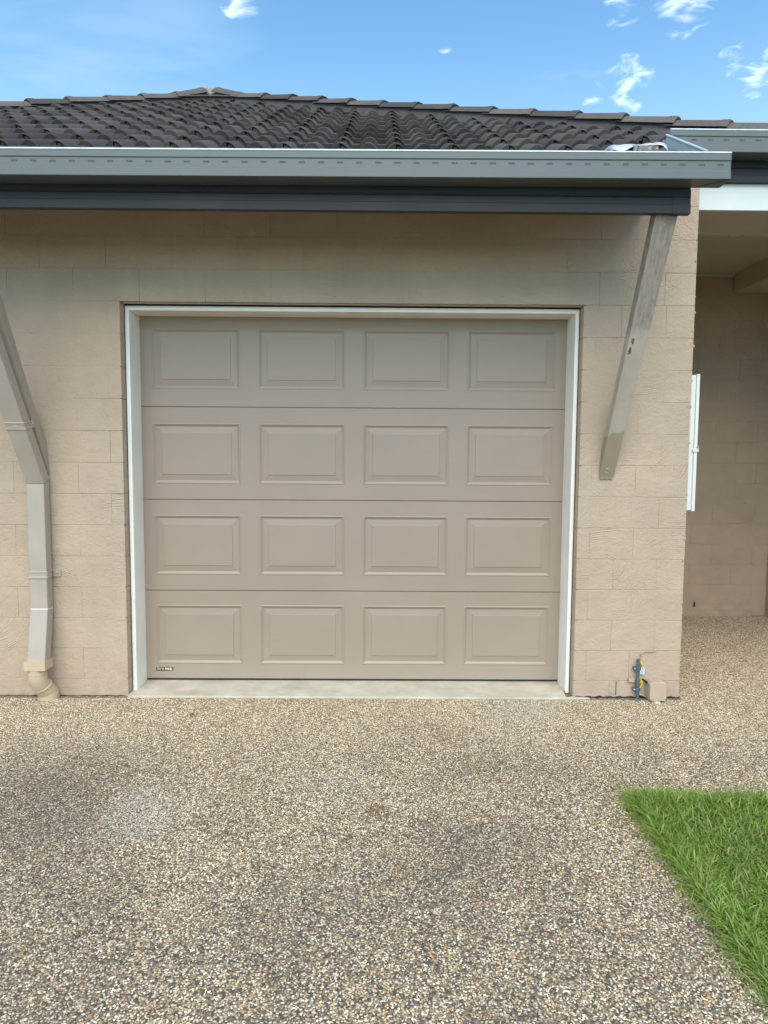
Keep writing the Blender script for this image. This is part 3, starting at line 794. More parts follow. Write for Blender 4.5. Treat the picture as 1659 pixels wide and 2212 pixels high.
def hip_line(a, b, n, flip):
    A = on_roof(a[0], a[1], 0.045); B = on_roof(b[0], b[1], flip)
    d = (B-A).normalized(); side = d.cross(Vector((0, 0, 1))).normalized(); upv = side.cross(d)
    R3 = Matrix((side, d, upv)).transposed().to_4x4()
    for k in range(n):
        o = link('hip_cap', CME, None, rf)
        Q = R3 @ Matrix.Rotation(random.uniform(-.015, .015), 4, 'Y') @ Matrix.Rotation(random.uniform(-.012, .012), 4, 'Z'); Q.translation = A+d*(0.03+CAPG*k+random.uniform(-.006, .006))+upv*random.uniform(-.003, .004); o.matrix_local = Q
    # mortar bedding under the caps
    m = MB(); rings = []
    N = int(n*CAPG/0.08)
    for k in range(N+1):
        p = A+d*(k*n*CAPG/N); w = 0.098+random.uniform(-.003, .003)
        rings.append([p+side*q*w+upv*z for q, z in ((-1.02, -0.15), (-0.96, -0.02), (-0.86, 0.022), (0.86, 0.022), (0.96, -0.02), (1.02, -0.15))])
    m.loft(rings, False, False); m.build('mortar_bedding', MMORT, rf, smooth=True, angle=50)
    return A, d, side, upv


A, dR, sR, uR = hip_line(AP, RH, 16, 0.042)
A2, dL, sL, uL = hip_line(AP, LH, 11, 0.022)
# apex: two raised cap ends with pale mortar between them
for (d, s_, u_) in ((dR, sR, uR), (dL, sL, uL)):
    o = link('apex_cap', CME, None, rf)
    Q = Matrix((-s_, -d, u_)).transposed().to_4x4() @ Matrix.Rotation(rad(2.5), 4, 'X'); Q.translation = A+d*0.50+u_*0.008; o.matrix_local = Q
m = MB(); c = A+Vector((0, -0.02, 0.062))
m.loft([[c+Vector((x*0.13, y*0.10, -0.10)) for x, y in ((-1, -1), (1, -1), (1, 1), (-1, 1))], [c+Vector((x*0.12, y*0.09, 0.0)) for x, y in ((-1, -1), (1, -1), (1, 1), (-1, 1))], [c+Vector((x*0.07, y*0.07, 0.018)) for x, y in ((-1, -1), (1, -1), (1, 1), (-1, 1))]])
m.build('apex_mortar', MPALEM, rf, 0.012, 2)
# broken end tile of the second course with mortar lump
m = MB()
x0b = 1.235
bt = bmesh.new(); bt.from_mesh(TME)
bmesh.ops.bisect_plane(bt, geom=bt.verts[:]+bt.edges[:]+bt.faces[:], plane_co=(0.115, 0.0, 0), plane_no=(1, 0.25, 0), clear_outer=True)
me = TME.copy(); bt.to_mesh(me); bt.free()
o = link('broken_tile', me, None, rf); M4 = Rm.to_4x4(); M4.translation = on_roof(1.249, GA-0.02, 0); o.matrix_local = M4
m = MB(); n = 10
rings = []
for k in range(n+1):
    x = 1.40+0.225*k/n; jj = random.uniform(-.004, .004)
    top = 0.060 if k < n-1 else 0.048
    rings.append([on_roof(x, s, h+jj) for s, h in ((0.235, -0.01), (0.235+jj, 0.030), (0.242, top-0.006), (0.26, top), (0.45, top-0.015), (0.45, -0.01))])
m.loft(rings); m.build('verge_mortar', MMORT, rf, 0.004, 2)
m = MB(); rings = []
for k in range(14):
    x = 1.36+0.13*k/13; jj = random.uniform(-.006, .006)
    rings.append([on_roof(x, 0.255+jj*1.5, 0.052+jj), on_roof(x, 0.262, 0.075+jj*.5), on_roof(x, 0.36, 0.070), on_roof(x, 0.36, 0.045)])
m.loft(rings); m.build('broken_edge', MPALEM, rf)

# silver flashing lifted over the broken tile
m = MB(); rows_ = []
pth = [(1.243, 0.016), (1.247, 0.036), (1.268, 0.046), (1.290, 0.041), (1.315, 0.046), (1.36, 0.049), (1.39, 0.043), (1.43, 0.047), (1.462, 0.055), (1.475, 0.051), (1.505, 0.059), (1.536, 0.058), (1.545, 0.034)]
fro = [-.004, -.010, -.024, -.030, -.020, .020, .034, .034, .030, .016, .004, -.012, -.016]
for (sx, sh) in ((0, 0.0), (1, 0.004)):
    pass
for k, (x, h) in enumerate(pth):
    f = fro[k]
    rows_.append([on_roof(x, GA-0.045+f*0.8, h+0.004 if f < -0.01 else h+0.026), on_roof(x, GA-0.028+f, h+0.030), on_roof(x, GA+0.03, h+0.032), on_roof(x, GA+0.11, h+0.006)])
m.loft(rows_, False, False)
fl = m.build('metal_flashing', MSILV, None, smooth=True, angle=60)
mod = fl.modifiers.new('sub', 'SUBSURF'); mod.levels = 2; mod.render_levels = 2
mod = fl.modifiers.new('thick', 'SOLIDIFY'); mod.thickness = 0.0012
tag(fl, 'crumpled silver metal flashing sticking out over the broken tile', 'flashing')

# verge trim beside it, climbing from the lower gutter to the set-back gutter
vt = thing('verge_trim', 'pale metal verge trim climbing between the two gutters', 'trim')
a = Vector((1.652, -0.70, 3.080)); b = Vector((1.652, -0.163, 3.390))
MB().tube([a, a.lerp(b, .5), b], 0.0075, 12).build('rolled_edge', MZINC, vt, smooth=True)
m = MB(); m.loft([[a+Vector((-.004, 0, -.004)), a+Vector((.004, 0, -.004)), a+Vector((.004, 0.02, -.075)), a+Vector((-.004, 0.02, -.075))], [b+Vector((-.004, 0, -.004)), b+Vector((.004, 0, -.004)), b+Vector((.004, 0, -.10)), b+Vector((-.004, 0, -.10))]]); m.build('flat_sheet', MZINC, vt)


# ------------------------------------------------------------------ gutters and fascias
def gutter(name, label, x0, x1, y, ztl, ztr, depth, end_right=True, nslot0=0.0):
    g = thing(name, label, 'gutter', group='grey slotted gutters')
    def zt(x): return ztl+(ztr-ztl)*(x-x0)/(x1-x0)
    # front profile, from the back of the trough over the bottom to the lip: (dy, dz from top)
    P = [(depth, -0.012), (depth, -0.130), (0.006, -0.1305), (0.0, -0.1290), (0.0, -0.0930), (0.0045, -0.0885), (0.0045, -0.0440), (0.0, -0.0385), (0.0, -0.0050)]
    IN = [(0.0016, -0.0050), (0.0018, -0.037), (0.0061, -0.043), (0.0061, -0.089), (0.0016, -0.0935), (0.0016, -0.1275), (depth-0.0016, -0.1280), (depth-0.0016, -0.012)]
    m = MB(); rings = []
    for x in (x0, (x0+x1)/2, x1): rings.append([(x, y+dy, zt(x)+dz) for dy, dz in P+IN])
    m.loft(rings, True, True)
    m.build('trough', MGUT, g)
    m = MB(); rings = []
    for x in (x0, (x0+x1)/2, x1+0.0005): rings.append([(x, y+dy, zt(x)+dz) for dy, dz in ((-0.0022, -0.006), (-0.0030, -0.002), (-0.001, 0.0012), (0.007, 0.0012), (0.010, -0.003), (0.0085, -0.010), (0.0022, -0.006))])
    m.loft(rings); m.build('lip', MLIP, g, smooth=True, angle=50)
    if end_right:
        m = MB(); m.loft([[(x1-0.0005, y+dy, zt(x1)+dz) for dy, dz in P], [(x1+0.0018, y+dy, zt(x1)+dz) for dy, dz in P]]); m.build('stop_end', MGUT, g)
        m = MB(); q0 = (x1-0.004, y+0.004, zt(x1)-0.1312); q1 = (x1-0.135, y+depth-0.004, zt(x1)-0.1312)
        m.tube([q0, q1], 0.0012, 6); m.build('mitre_seam', MGAP, g)
    # pressed overflow slots
    xs = x1-0.050
    ms = MB(); rings = []; n = 10
    def oval(w, h, dy): 
        out = []
        for k in range(n+1): t_ = -math.pi/2+math.pi*k/n; out.append((w/2+h/2*math.cos(t_), dy, h/2*math.sin(t_)))
        for k in range(n+1): t_ = math.pi/2+math.pi*k/n; out.append((-w/2+h/2*math.cos(t_), dy, h/2*math.sin(t_)))
        return out
    ms.loft([oval(0.0255, 0.0104, 0.0002), oval(0.0250, 0.0098, -0.0007), oval(0.0240, 0.0086, -0.0007), oval(0.0238, 0.0082, 0.0004)], True, False)
    hood = ms.mesh('overflow_slot', 0, smooth=True, angle=50); hood.materials.append(MGUT)
    mi = MB(); ov = oval(0.0240, 0.0086, -0.0003); i0_ = len(mi.v); mi.v += ov; mi.f.append(tuple(range(len(ov)))); dk = mi.mesh('slot_opening'); dk.materials.append(MSLOT)
    while xs > x0+0.02:
        s_ = link('overflow_slot', hood, None, g); s_.location = (xs, y+0.0045, zt(xs)-0.0605)
        d_ = link('slot_opening', dk, None, s_)
        xs -= 0.0952
    return g


MSLOT = simple('slot_shadow_steel', (0.052, 0.062, 0.064), 0.6, 0.1, 10)
gutter('roof_gutter', 'long grey slotted gutter along the eaves above the garage door', -3.4, 1.752, -0.750, 3.0405, 3.058, 0.122)
gutter('roof_gutter', 'short grey slotted gutter set back at the upper right', 1.722, 3.06, -0.040, 3.482, 3.482, 0.122, end_right=True)


def fascia(name, label, x0, x1, y, zt, zb, joint=None):
    f = thing(name, label, 'fascia')
    zz = zb
    P = [(0.0, zt), (0.0, zb+0.089), (-0.0045, zb+0.086), (-0.0055, zb+0.081), (0.0005, zb+0.078), (0.0, zb+0.046), (0.002, zb+0.0455), (0.002, zb+0.0435), (-0.0035, zb+0.043), (-0.0035, zb+0.0), (0.034, zb-0.001), (0.034, zb+0.012), (0.010, zb+0.012), (0.010, zt)]
    m = MB(); m.loft([[(x, y+dy, z) for dy, z in P] for x in (x0, x1)]); m.build('board', MFAS, f)
    if joint:
        m = MB(); Q = [(-0.0018, zb+0.120), (-0.0018, zb+0.078), (-0.0015, zb+0.046), (-0.0052, zb+0.045), (-0.0055, zb-0.0022), (0.030, zb-0.0032), (0.030, zb+0.12)]
        m.loft([[(x, y+dy, z) for dy, z in Q] for x in (joint, x1+0.0025)]); m.build('corner_cover', MFAS, f, 0.0008, 1)
    return f


fascia('eaves_fascia', 'charcoal metal fascia under the long gutter', -3.4, 1.606, -0.628, 3.03, 2.7985, joint=1.512)
fascia('eaves_fascia', 'charcoal metal fascia under the short set-back gutter', 1.79, 2.96, 0.085, 3.46, 3.224)
# eaves lining and rake closure, out of sight behind the fascia
m = MB().box(-3.4, 1.60, -0.590, -0.002, 3.030, 3.040); o = m.build('eaves_lining', MCREAM); tag(o, 'cream eaves lining tucked behind the charcoal fascia', 'soffit')

# ------------------------------------------------------------------ covered passage on the right
ps = thing('passage_ceiling', 'cream painted porch ceiling with white edge beam at upper right', 'ceiling')
box('edge_board', MBOARD, ps, WX1+0.004, 3.97, 0.112, 0.135, 3.066, 3.30, 0.0025)
box('beam_lining', MCREAM, ps, WX1+0.002, 3.97, 0.1352, 0.600, 3.0665, 3.20, 0.002)
box('beam_trim', MCREAM, ps, WX1+0.003, 3.97, 0.560, 0.625, 3.062, 3.30, 0.004)
box('ceiling_sheet', MCREAM, ps, WX1+0.002, 3.97, 0.6255, 2.358, 3.236, 3.26, 0.002)
box('cornice', MCREAM, ps, WX1+0.003, 3.31, 2.318, 2.357, 3.214, 3.235, 0.006)
box('bulkhead', MCREAM, ps, 3.305, 3.97, 0.626, 2.330, 3.066, 3.235, 0.003)
m = MB()
for (x, y) in ((2.40, 0.5995), (2.50, 0.5995), (2.72, 0.59)): m.tube([(x, y, 3.0621), (x, y, 3.0610)], 0.006, 10)
m.build('nail_hole', MGAP, ps)

# ------------------------------------------------------------------ timber knee braces
def brace(name, label, foot, head, mat_):
    """sloping prop cut plumb against the wall, top behind the fascia; foot and head are (x0, x1)"""
    b = thing(name, label, 'brace', group='sloping knee braces under the eaves')
    z0 = 1.407
    out = [(-0.006, z0), (-0.0005, z0), (-0.0005, 1.556), (-0.525, 2.835), (-0.592, 2.835), (-0.600, 2.802)]
    def X(k, z): return foot[k]+(head[k]-foot[k])*(z-z0)/1.39
    MB().loft([[(X(0, z), y, z) for y, z in out], [(X(1, z), y, z) for y, z in out]]).build('timber', mat_, b, 0.0035, 2)
    return b


b1 = brace('knee_brace', 'weathered grey timber knee brace with tan painted foot, right of the door', (1.370, 1.460), (1.4415, 1.557), MTIMB)
m = MB()
for k in range(7):
    x = 1.372+0.012*k; m.box(x, x+0.011, -0.012-random.uniform(0, .004), -0.001, 1.401-random.uniform(0, .005), 1.4068)
m.build('paint_edge', MTAN, b1, 0.0015, 1)
MINK = simple('black_timber_stamp', (0.085, 0.08, 0.08), 0.7, 0.3, 60)


def brace_pt(u, z, n=0.0):      # point on the front face of the right brace
    t_ = (z-1.407)/(2.802-1.407); y = -0.006+t_*(-0.600+0.006)
    return Vector((1.370+u+0.0715*t_, y-n, z))


me = text_mesh('BTP', 0.020, 'stamp', 0.0002, 0, 0.0006, 0.9); q = link('stamp', me, MINK, b1)
ax = (brace_pt(0, 1.5)-brace_pt(0, 2.0)).normalized(); nx = Vector((1, 0, 0)); nz = nx.cross(ax); 
if nz.y > 0: nz = -nz
Q = Matrix((ax, nz.cross(ax), nz)).transposed().to_4x4(); Q.translation = brace_pt(0.022, 2.190, 0.0022); q.matrix_local = Q
me = text_mesh('=68%', 0.020, 'stamp', 0.0002, 0, 0.0010, 0.86); q = link('stamp', me, MINK, b1); Q = Q.copy(); Q.translation = brace_pt(0.018, 2.140, 0.0022); q.matrix_local = Q
for (u, z, r) in ((0.055, 2.755, 0.007), (0.045, 2.31, .0045), (0.03, 1.99, .004), (0.035, 1.79, .004), (0.042, 1.462, .009), (0.04, 1.44, .006)):
    c = brace_pt(u, z, 0.0); MB().tube([c+Vector((0, 0.002, 0)), c+Vector((0, -0.0012, -0.0004)), c+Vector((0, -0.0022, -0.0008))], [r, r*.8, r*.4], 10).build('nail_plug', MTAN, b1, smooth=True)

brace('knee_brace', 'taupe painted knee brace behind the sloping downpipe at left', (-2.132, -2.034), (-2.242, -2.144), MTAN)

# ------------------------------------------------------------------ downpipe
dp = thing('downpipe', 'taupe rectangular metal downpipe with strap and cream elbow at left', 'downpipe')


def rsec(x0, x1, yf, yb, z, zb=None, r=0.006):
    """rounded rectangular section; front edge at height z, back edge at zb"""
    zb = z if zb is None else zb
    pts = []
    for cx, cy, a0 in ((x1-r, yf+r, -90), (x1-r, yb-r, 0), (x0+r, yb-r, 90), (x0+r, yf+r, 180)):
        for k in range(4):
            a = rad(a0+30*k); px, py = cx+r*math.cos(a), cy+r*math.sin(a)
            f = (py-yf)/(yb-yf); pts.append((px, py, z+(zb-z)*f))
    return pts


PX0, PX1 = -2.140, -2.031
# front/back arrises of the sloping length (leans outward like the brace)
def up_sec(t_):
    lx = -0.11*t_*0.9
    return rsec(PX0+lx, PX1+lx, -0.093-0.585*t_, -0.018-0.585*t_, 1.352+1.24*t_, 1.378+1.24*t_)


weight(MB().loft([up_sec(0.0), up_sec(0.5), up_sec(1.0), rsec(-2.26, -2.15, -0.735, -0.655, 2.86)]).build('upper_pipe', MPIPE, dp, smooth=True, angle=35))
weight(MB().loft([rsec(PX0+.001, PX1-.001, -0.094, -0.018, 0.580, 0.572), rsec(PX0+.001, PX1-.001, -0.094, -0.018, 1.348, 1.374)]).build('middle_pipe', MPIPE, dp, smooth=True, angle=35))
weight(MB().loft([rsec(PX0, PX1, -0.158, -0.078, 0.240, 0.240), rsec(PX0, PX1, -0.1535, -0.073, 0.275, 0.268), rsec(PX0, PX1, -0.0965, -0.018, 0.578, 0.570)]).build('lower_pipe', MPIPE, dp, smooth=True, angle=35))
m = MB(); m.loft([rsec(PX0-.0006, PX1+.0006, -0.0968, -0.018, 0.5775, 0.5695), rsec(PX0-.0006, PX1+.0006, -0.0962, -0.018, 0.5815, 0.5735)], True, False); m.build('joint_sealant', MWHITE, dp)


def strap(z, yf, yb, lx, tilt, wall_tab):
    """pressed band round the pipe, two ribs and a screwed tab"""
    m = MB(); x0, x1 = PX0+lx-.002, PX1+lx+.002
    pr = [(-.024, .0), (-.023, .0012), (-.018, .0030), (-.014, .0012), (.014, .0012), (.018, .0030), (.023, .0012), (.024, .0)]
    m.loft([rsec(x0-e, x1+e, yf-.002-e+tilt*d, yb+tilt*d, z+d, z+d+tilt*(-0.03), .008) for d, e in pr], True, False)
    s_ = m.build('strap', MPIPE, dp, smooth=True, angle=50)
    box('embossing', MPIPE, s_, (x0+x1)/2-.014, (x0+x1)/2+.014, yf-.0046, yf-.002, z-.0035, z+.0035, .0008)
    if wall_tab:
        m = MB().box(x1-.004, x1+.044, yb+.0105, yb+.0145, z-.024, z+.024); tb = m.build('tab', MPIPE, s_, .0012)
        c = Vector((x1+.021, yb+.012, z+.002)); m = MB().tube([c, c+Vector((0, -.004, 0)), c+Vector((0, -.006, 0))], [.008, .0075, .003], 12); m.build('screw', MPIPE, s_, smooth=True)
    else:
        m = MB().box(x1+.0005, x1+.003, yb-.004, yb+.028, z-.004, z+.052); m.build('tab', MPIPE, s_, .0012)
        c = Vector((x1+.003, yb+.014, z+.022)); m = MB().tube([c, c+Vector((.004, 0, 0)), c+Vector((.006, 0, 0))], [.006, .0055, .002], 12); m.build('screw', MPIPE, s_, smooth=True)


strap(0.790, -0.094, -0.018, 0.0, 0.0, True)
strap(1.690, -0.093-0.585*0.272, -0.018-0.585*0.272+.004, -0.0269, -0.47, False)
# cream pvc adaptor, bend and ground socket
m = MB(); m.loft([rsec(-2.157, -2.026, -0.168, -0.058, 0.212, 0.212, .004), rsec(-2.157, -2.026, -0.168, -0.058, 0.268, 0.262, .004)]); weight(m.build('adaptor_box', MPVC, dp, smooth=True, angle=35))
cx0, cy0 = -2.098, -0.112
def ring(cx, cy, cz, r, tx=0, ty=0, n=28):
    # tilted ring: normal tilted by tx,ty
    nrm = Vector((tx, ty, 1)).normalized(); a = Vector((1, 0, 0)); a = (a-nrm*a.dot(nrm)).normalized(); b_ = nrm.cross(a)
    return [Vector((cx, cy, cz))+(a*math.cos(2*math.pi*k/n)+b_*math.sin(2*math.pi*k/n))*r for k in range(n)]


m = MB(); m.loft([ring(cx0, cy0, .214, .0540), ring(cx0, cy0, .199, .0540), ring(cx0, cy0, .1985, .0520), ring(cx0, cy0, .1960, .0520), ring(cx0, cy0, .1955, .0565), ring(cx0, cy0, .177, .0565), ring(cx0, cy0, .1765, .0530), ring(cx0, cy0, .174, .0530), ring(cx0, cy0, .1735, .0560),
                  ring(cx0, cy0, .150, .0560), ring(cx0+.004, cy0+.010, .122, .0560, -.12, -.32), ring(cx0+.010, cy0+.024, .100, .0555, -.22, -.60), ring(cx0+.0115, cy0+.027, .0965, .0590, -.23, -.62), ring(cx0+.014, cy0+.032, .0905, .0590, -.23, -.62), ring(cx0+.015, cy0+.034, .0885, .0560, -.23, -.62), ring(cx0+.021, cy0+.046, .068, .0545, -.22, -.60)]); m.build('bend', MPVC, dp, smooth=True, angle=24)
m = MB(); q0 = cx0+.034; q1 = cy0+.068
m.loft([ring(cx0+.017, cy0+.040, .078, .0575, -.22, -.60), ring(cx0+.024, cy0+.052, .060, .0580, -.2, -.5), ring(q0-.004, q1-.006, .048, .0580, -.08, -.2), ring(q0, q1, .040, .0580), ring(q0, q1, .036, .0600), ring(q0, q1, .012, .0605), ring(q0, q1, .011, .0615), ring(q0, q1, -.03, .0615)]); m.build('ground_socket', MPVC, dp, smooth=True, angle=24)

# ------------------------------------------------------------------ meter box on the side of the wall
mb = thing('meter_box', 'narrow white meter box seen edge-on at the corner of the wall', 'meter box')
box('casing', MBOARD, mb, WX1+.001, 1.995, 0.090, 0.62, 1.198, 2.052, 0.003)
box('lid', MBOARD, mb, 1.9955, 2.016, 0.082, 0.63, 1.192, 2.058, 0.004)
box('side_panel', MBOARD, mb, 1.934, 1.968, 0.0872, 0.0899, 1.78, 2.02, 0.001)
box('latch', MSILV, mb, 1.985, 2.021, 0.0775, 0.0815, 1.570, 1.592, 0.0015)
m = MB(); m.tube([(2.008, 0.079, 1.592), (2.010, 0.078, 1.604), (2.018, 0.078, 1.606), (2.022, 0.079, 1.592), (2.022, 0.079, 1.572)], .003, 8); m.build('hasp', MSILV, mb, smooth=True)

# ------------------------------------------------------------------ conduit, earth wire, tag, junction box at the foot of the right pier
cd = thing('conduit', 'dark grey plastic conduit standing at the foot of the right pier', 'conduit')
cxx, cyy = 1.648, -0.030
m = MB(); m.tube([(cxx+.004, cyy, -.02), (cxx+.002, cyy, .06), (cxx, cyy, .16), (cxx-.001, cyy, .262)], .0100, 16); m.build('pipe', MGPVC, cd, smooth=True)
m = MB(); m.tube([(cxx+.0015, cyy, .088), (cxx+.0015, cyy, .094), (cxx+.001, cyy, .132), (cxx+.001, cyy, .138)], [.012, .0135, .0135, .0125], 16); m.build('coupling', MGPVC, cd, smooth=True, angle=50)
for zc_ in (0.200, 0.066):
    m = MB(); m.tube([(cxx, cyy, zc_-.011), (cxx, cyy, zc_-.008), (cxx, cyy, zc_+.008), (cxx, cyy, zc_+.011)], [.0118, .0145, .0145, .0118], 16)
    m.box(cxx-.026, cxx+.022, cyy+.004, cyy+.024, zc_-.009, zc_+.009); sd = m.build('saddle', MGPVC, cd, smooth=True, angle=40)
    m = MB().tube([(cxx-.018, cyy+.004, zc_), (cxx-.018, cyy-.001, zc_)], .0045, 10); m.build('screw', MSILV, sd, smooth=True)
box('wooden_packer', MBOX, cd, cxx-.052, cxx-.010, -0.0165, -.0005, 0.108, 0.130, 0.002)
m = MB()
m.loft([[(1.642+.030*math.cos(a)*q, -.042+.018*math.sin(a)*q, z) for a in [2*math.pi*k/18 for k in range(18)]] for q, z in ((1.0, .0005), (.95, .004), (.45, .007), (.3, .012))]); m.build('rubber_boot', MGPVC, cd, smooth=True)
wr = thing('earth_wire', 'beige painted cable with yellow sheath beside the grey conduit', 'cable')
m = MB(); m.tube([(1.682, -.012, .205), (1.675, -.012, .245), (1.670, -.011, .268), (1.672, -.010, .290), (1.685, -.009, .303), (1.70, -.008, .307), (1.735, -.007, .304), (1.758, -.006, .306), (1.768, -.004, .314), (1.775, .006, .316)], .0036, 8); m.build('upper_cable', MW, wr, smooth=True)
m = MB(); m.tube([(1.674, -.013, .252), (1.667, -.014, .236), (1.676, -.016, .228), (1.681, -.016, .216), (1.682, -.016, .204)], .0034, 8); m.tube([(1.672, -.014, .240), (1.680, -.016, .222)], .005, 8); m.build('yellow_sheath', MYEL, wr, smooth=True)
m = MB(); m.tube([(1.662, -.02, .098), (1.672, -.021, .112), (1.679, -.021, .122), (1.683, -.019, .112), (1.682, -.018, .096), (1.674, -.018, .083), (1.668, -.018, .075)], .0042, 8); m.build('yellow_loop', MYEL, wr, smooth=True)
m = MB(); m.tube([(1.668, -.018, .075), (1.660, -.016, .060), (1.662, -.014, .040), (1.674, -.014, .026), (1.692, -.016, .023), (1.704, -.02, .018), (1.718, -.03, .006), (1.722, -.034, -.004)], .0040, 8); m.build('lower_cable', MW, wr, smooth=True)
tg = thing('earth_tag', 'small white printed tag hanging from the yellow wire', 'tag')
tb = MB().loft([[(x, -.020, z) for x, z in ((1.6655, .163), (1.6935, .160), (1.6945, .192), (1.690, .206), (1.673, .207), (1.6655, .193))], [(x, -.0185, z) for x, z in ((1.6655, .163), (1.6935, .160), (1.6945, .192), (1.690, .206), (1.673, .207), (1.6655, .193))]]).build('tag_plate', MTAG, tg)
m = MB()
for z, w in ((.190, 1), (.187, 1), (.180, .8), (.176, .8), (.172, .7), (.168, .8)): m.quad((1.680-.011*w, -.0204, z), (1.680+.011*w, -.0204, z-.001), (1.680+.011*w, -.0204, z+.0003), (1.680-.011*w, -.0204, z+.0013))
m.build('print', MTAGINK, tg)
m = MB().tube([(1.681, -.0203, .2005), (1.681, -.0206, .2005)], .0032, 10); m.build('hole', MGAP, tg)
jb = thing('junction_box', 'beige painted junction box at the foot of the right pier', 'box')
m = MB(); c8 = []
for x, z in ((1.705, .020), (1.719, .010), (1.800, .010), (1.812, .022), (1.812, .118), (1.800, .131), (1.719, .132), (1.705, .119)): c8.append((x, z))
m.loft([[(x*0+ (x-1.758)*1.0+1.758, -.002, z) for x, z in c8], [(x, -.086, z) for x, z in c8], [((x-1.758)*.95+1.758, -.092, (z-.07)*.95+.07) for x, z in c8]]); m.build('cover', MBOX, jb, .002, 2)
m = MB().loft([[(1.686, -.003, .128), (1.7045, -.050, .122), (1.7045, -.050, .108), (1.686, -.003, .119)], [(1.690, -.002, .130), (1.7047, -.046, .124), (1.7047, -.046, .106), (1.690, -.002, .117)]]); m.build('open_slot', MGAP, jb)
for x, z in ((1.797, .085), (1.806, .042), (1.808, .030)): MB().tube([(x, -.0915, z), (x, -.0932, z)], .0016, 8).build('paint_fleck', MBOARD, jb)
m = MB(); m.loft([[Vector((1.755, -.055, .006))+Vector((math.cos(a)*.034*q*(1+.15*math.sin(3*a)), math.sin(a)*.05*q, z)) for a in [2*math.pi*k/16 for k in range(16)]] for q, z in ((1.0, -.006), (.85, .004), (.4, .008))]); m.build('cement_lump', MCONC, jb, smooth=True)

# ------------------------------------------------------------------ something dark at the right edge of the passage
la = thing('hanging_lantern', 'dark rounded lantern hanging in the passage at the right edge', 'lantern')
lx, ly = 3.215, 1.30
m = MB(); n = 16
pr = [(.012, 1.70), (.05, 1.69), (.075, 1.655), (.068, 1.64), (.066, 1.56), (.060, 1.50), (.045, 1.485), (.012, 1.475)]
m.loft([[(lx+r*math.cos(2*math.pi*k/n), ly+r*math.sin(2*math.pi*k/n), z) for k in range(n)] for r, z in pr]); m.build('shade', MLAMP, la, smooth=True)
m = MB(); m.tube([(lx, ly, 1.695), (lx, ly, 2.4), (lx, ly, 3.235)], .006, 10); m.build('rod', MLAMP, la, smooth=True)
m = MB(); m.tube([(lx, ly, 3.2355), (lx, ly, 3.215)], [.045, .04], 18); m.build('ceiling_rose', MLAMP, la, smooth=True)
m = MB()
for k in range(3): m.tube([(lx-.035, ly, 1.485-.018*k), (lx-.034, ly, 1.473-.018*k)], .0045, 8)
m.build('finial', MLAMP, la, smooth=True)

# ------------------------------------------------------------------ lawn
def blades(n, xs, ys, hmin, hmax, wmin, wmax, lean, tint, bias=(0, 0)):
    px = rng.uniform(*xs, n) if not callable(xs) else xs(n); py = rng.uniform(*ys, n) if not callable(ys) else ys(n)
    h = rng.uniform(hmin, hmax, n); w = rng.uniform(wmin, wmax, n)
    az = rng.uniform(0, 2*np.pi, n); ln = np.abs(rng.normal(lean, lean*0.5, n))
    dx = np.cos(az)*ln+bias[0]; dy = np.sin(az)*ln+bias[1]
    face = rng.uniform(0, 2*np.pi, n)
    sx, sy = np.cos(face), np.sin(face)
    V = np.zeros((n, 9, 3)); AL = np.zeros((n, 9))
    for k, (f, ww) in enumerate(((0.0, 0.75), (0.35, 1.0), (0.68, 0.85), (0.9, 0.45))):
        bend = f**1.7
        cx = px+dx*h*bend; cy = py+dy*h*bend; cz = h*(f-0.32*np.minimum(np.hypot(dx, dy), 1.6)*bend*f)
        for q, sg in ((0, -1), (1, 1)):
            V[:, 2*k+q, 0] = cx+sg*sx*w*ww*0.5; V[:, 2*k+q, 1] = cy+sg*sy*w*ww*0.5; V[:, 2*k+q, 2] = cz-0.008
            AL[:, 2*k+q] = f
    V[:, 8, 0] = px+dx*h; V[:, 8, 1] = py+dy*h; V[:, 8, 2] = h*(1-0.32*np.minimum(np.hypot(dx, dy), 1.6))-0.008; AL[:, 8] = 1
    T = np.repeat(np.clip(rng.normal(tint, 0.27, n), 0, 1)[:, None], 9, 1)
    return V, AL, T


parts = []
A_ = lambda *a, **k: parts.append(blades(*a, **k))
A_(62000, (LX+.01, 2.9), (-3.3, LY-.01), 0.020, 0.044, 0.0028, 0.0050, 1.0, 0.50)
A_(12000, (LX+.02, 2.9), (-3.3, LY-.02), 0.030, 0.055, 0.0034, 0.0058, 0.8, 0.60)
A_(2600, (LX+.0, 2.9), (-3.3, LY-.0), 0.02, 0.05, 0.0022, 0.004, 1.1, 0.97)
A_(260, lambda n: LX+rng.normal(-0.015, 0.03, n), (-3.3, LY), 0.03, 0.07, 0.0022, 0.0038, 1.3, 0.85)
# longer untrimmed blades along the two edges of the slab
A_(4200, lambda n: LX+np.abs(rng.normal(0.0, 0.055, n)), (-3.6, LY), 0.035, 0.090, 0.0038, 0.0064, 0.7, 0.62, bias=(-0.28, 0.05))
A_(3400, (LX, 3.3), lambda n: LY-np.abs(rng.normal(0.0, 0.06, n)), 0.035, 0.082, 0.0038, 0.0064, 0.7, 0.60, bias=(-0.05, 0.10))
A_(1300, lambda n: LX+0.02+np.abs(rng.normal(0, 0.12, n)), lambda n: LY-0.02-np.abs(rng.normal(0, 0.12, n)), 0.045, 0.100, 0.004, 0.006, 0.7, 0.60, bias=(-0.2, 0.1))
A_(900, lambda n: LX+rng.normal(-0.005, 0.022, n), (-3.3, LY-0.01), 0.035, 0.085, 0.0032, 0.0056, 0.8, 0.66, bias=(-0.55, 0.0))
A_(500, (LX, 2.9), lambda n: LY+rng.normal(-0.005, 0.02, n), 0.035, 0.085, 0.0032, 0.0056, 0.8, 0.62, bias=(0.0, 0.3))
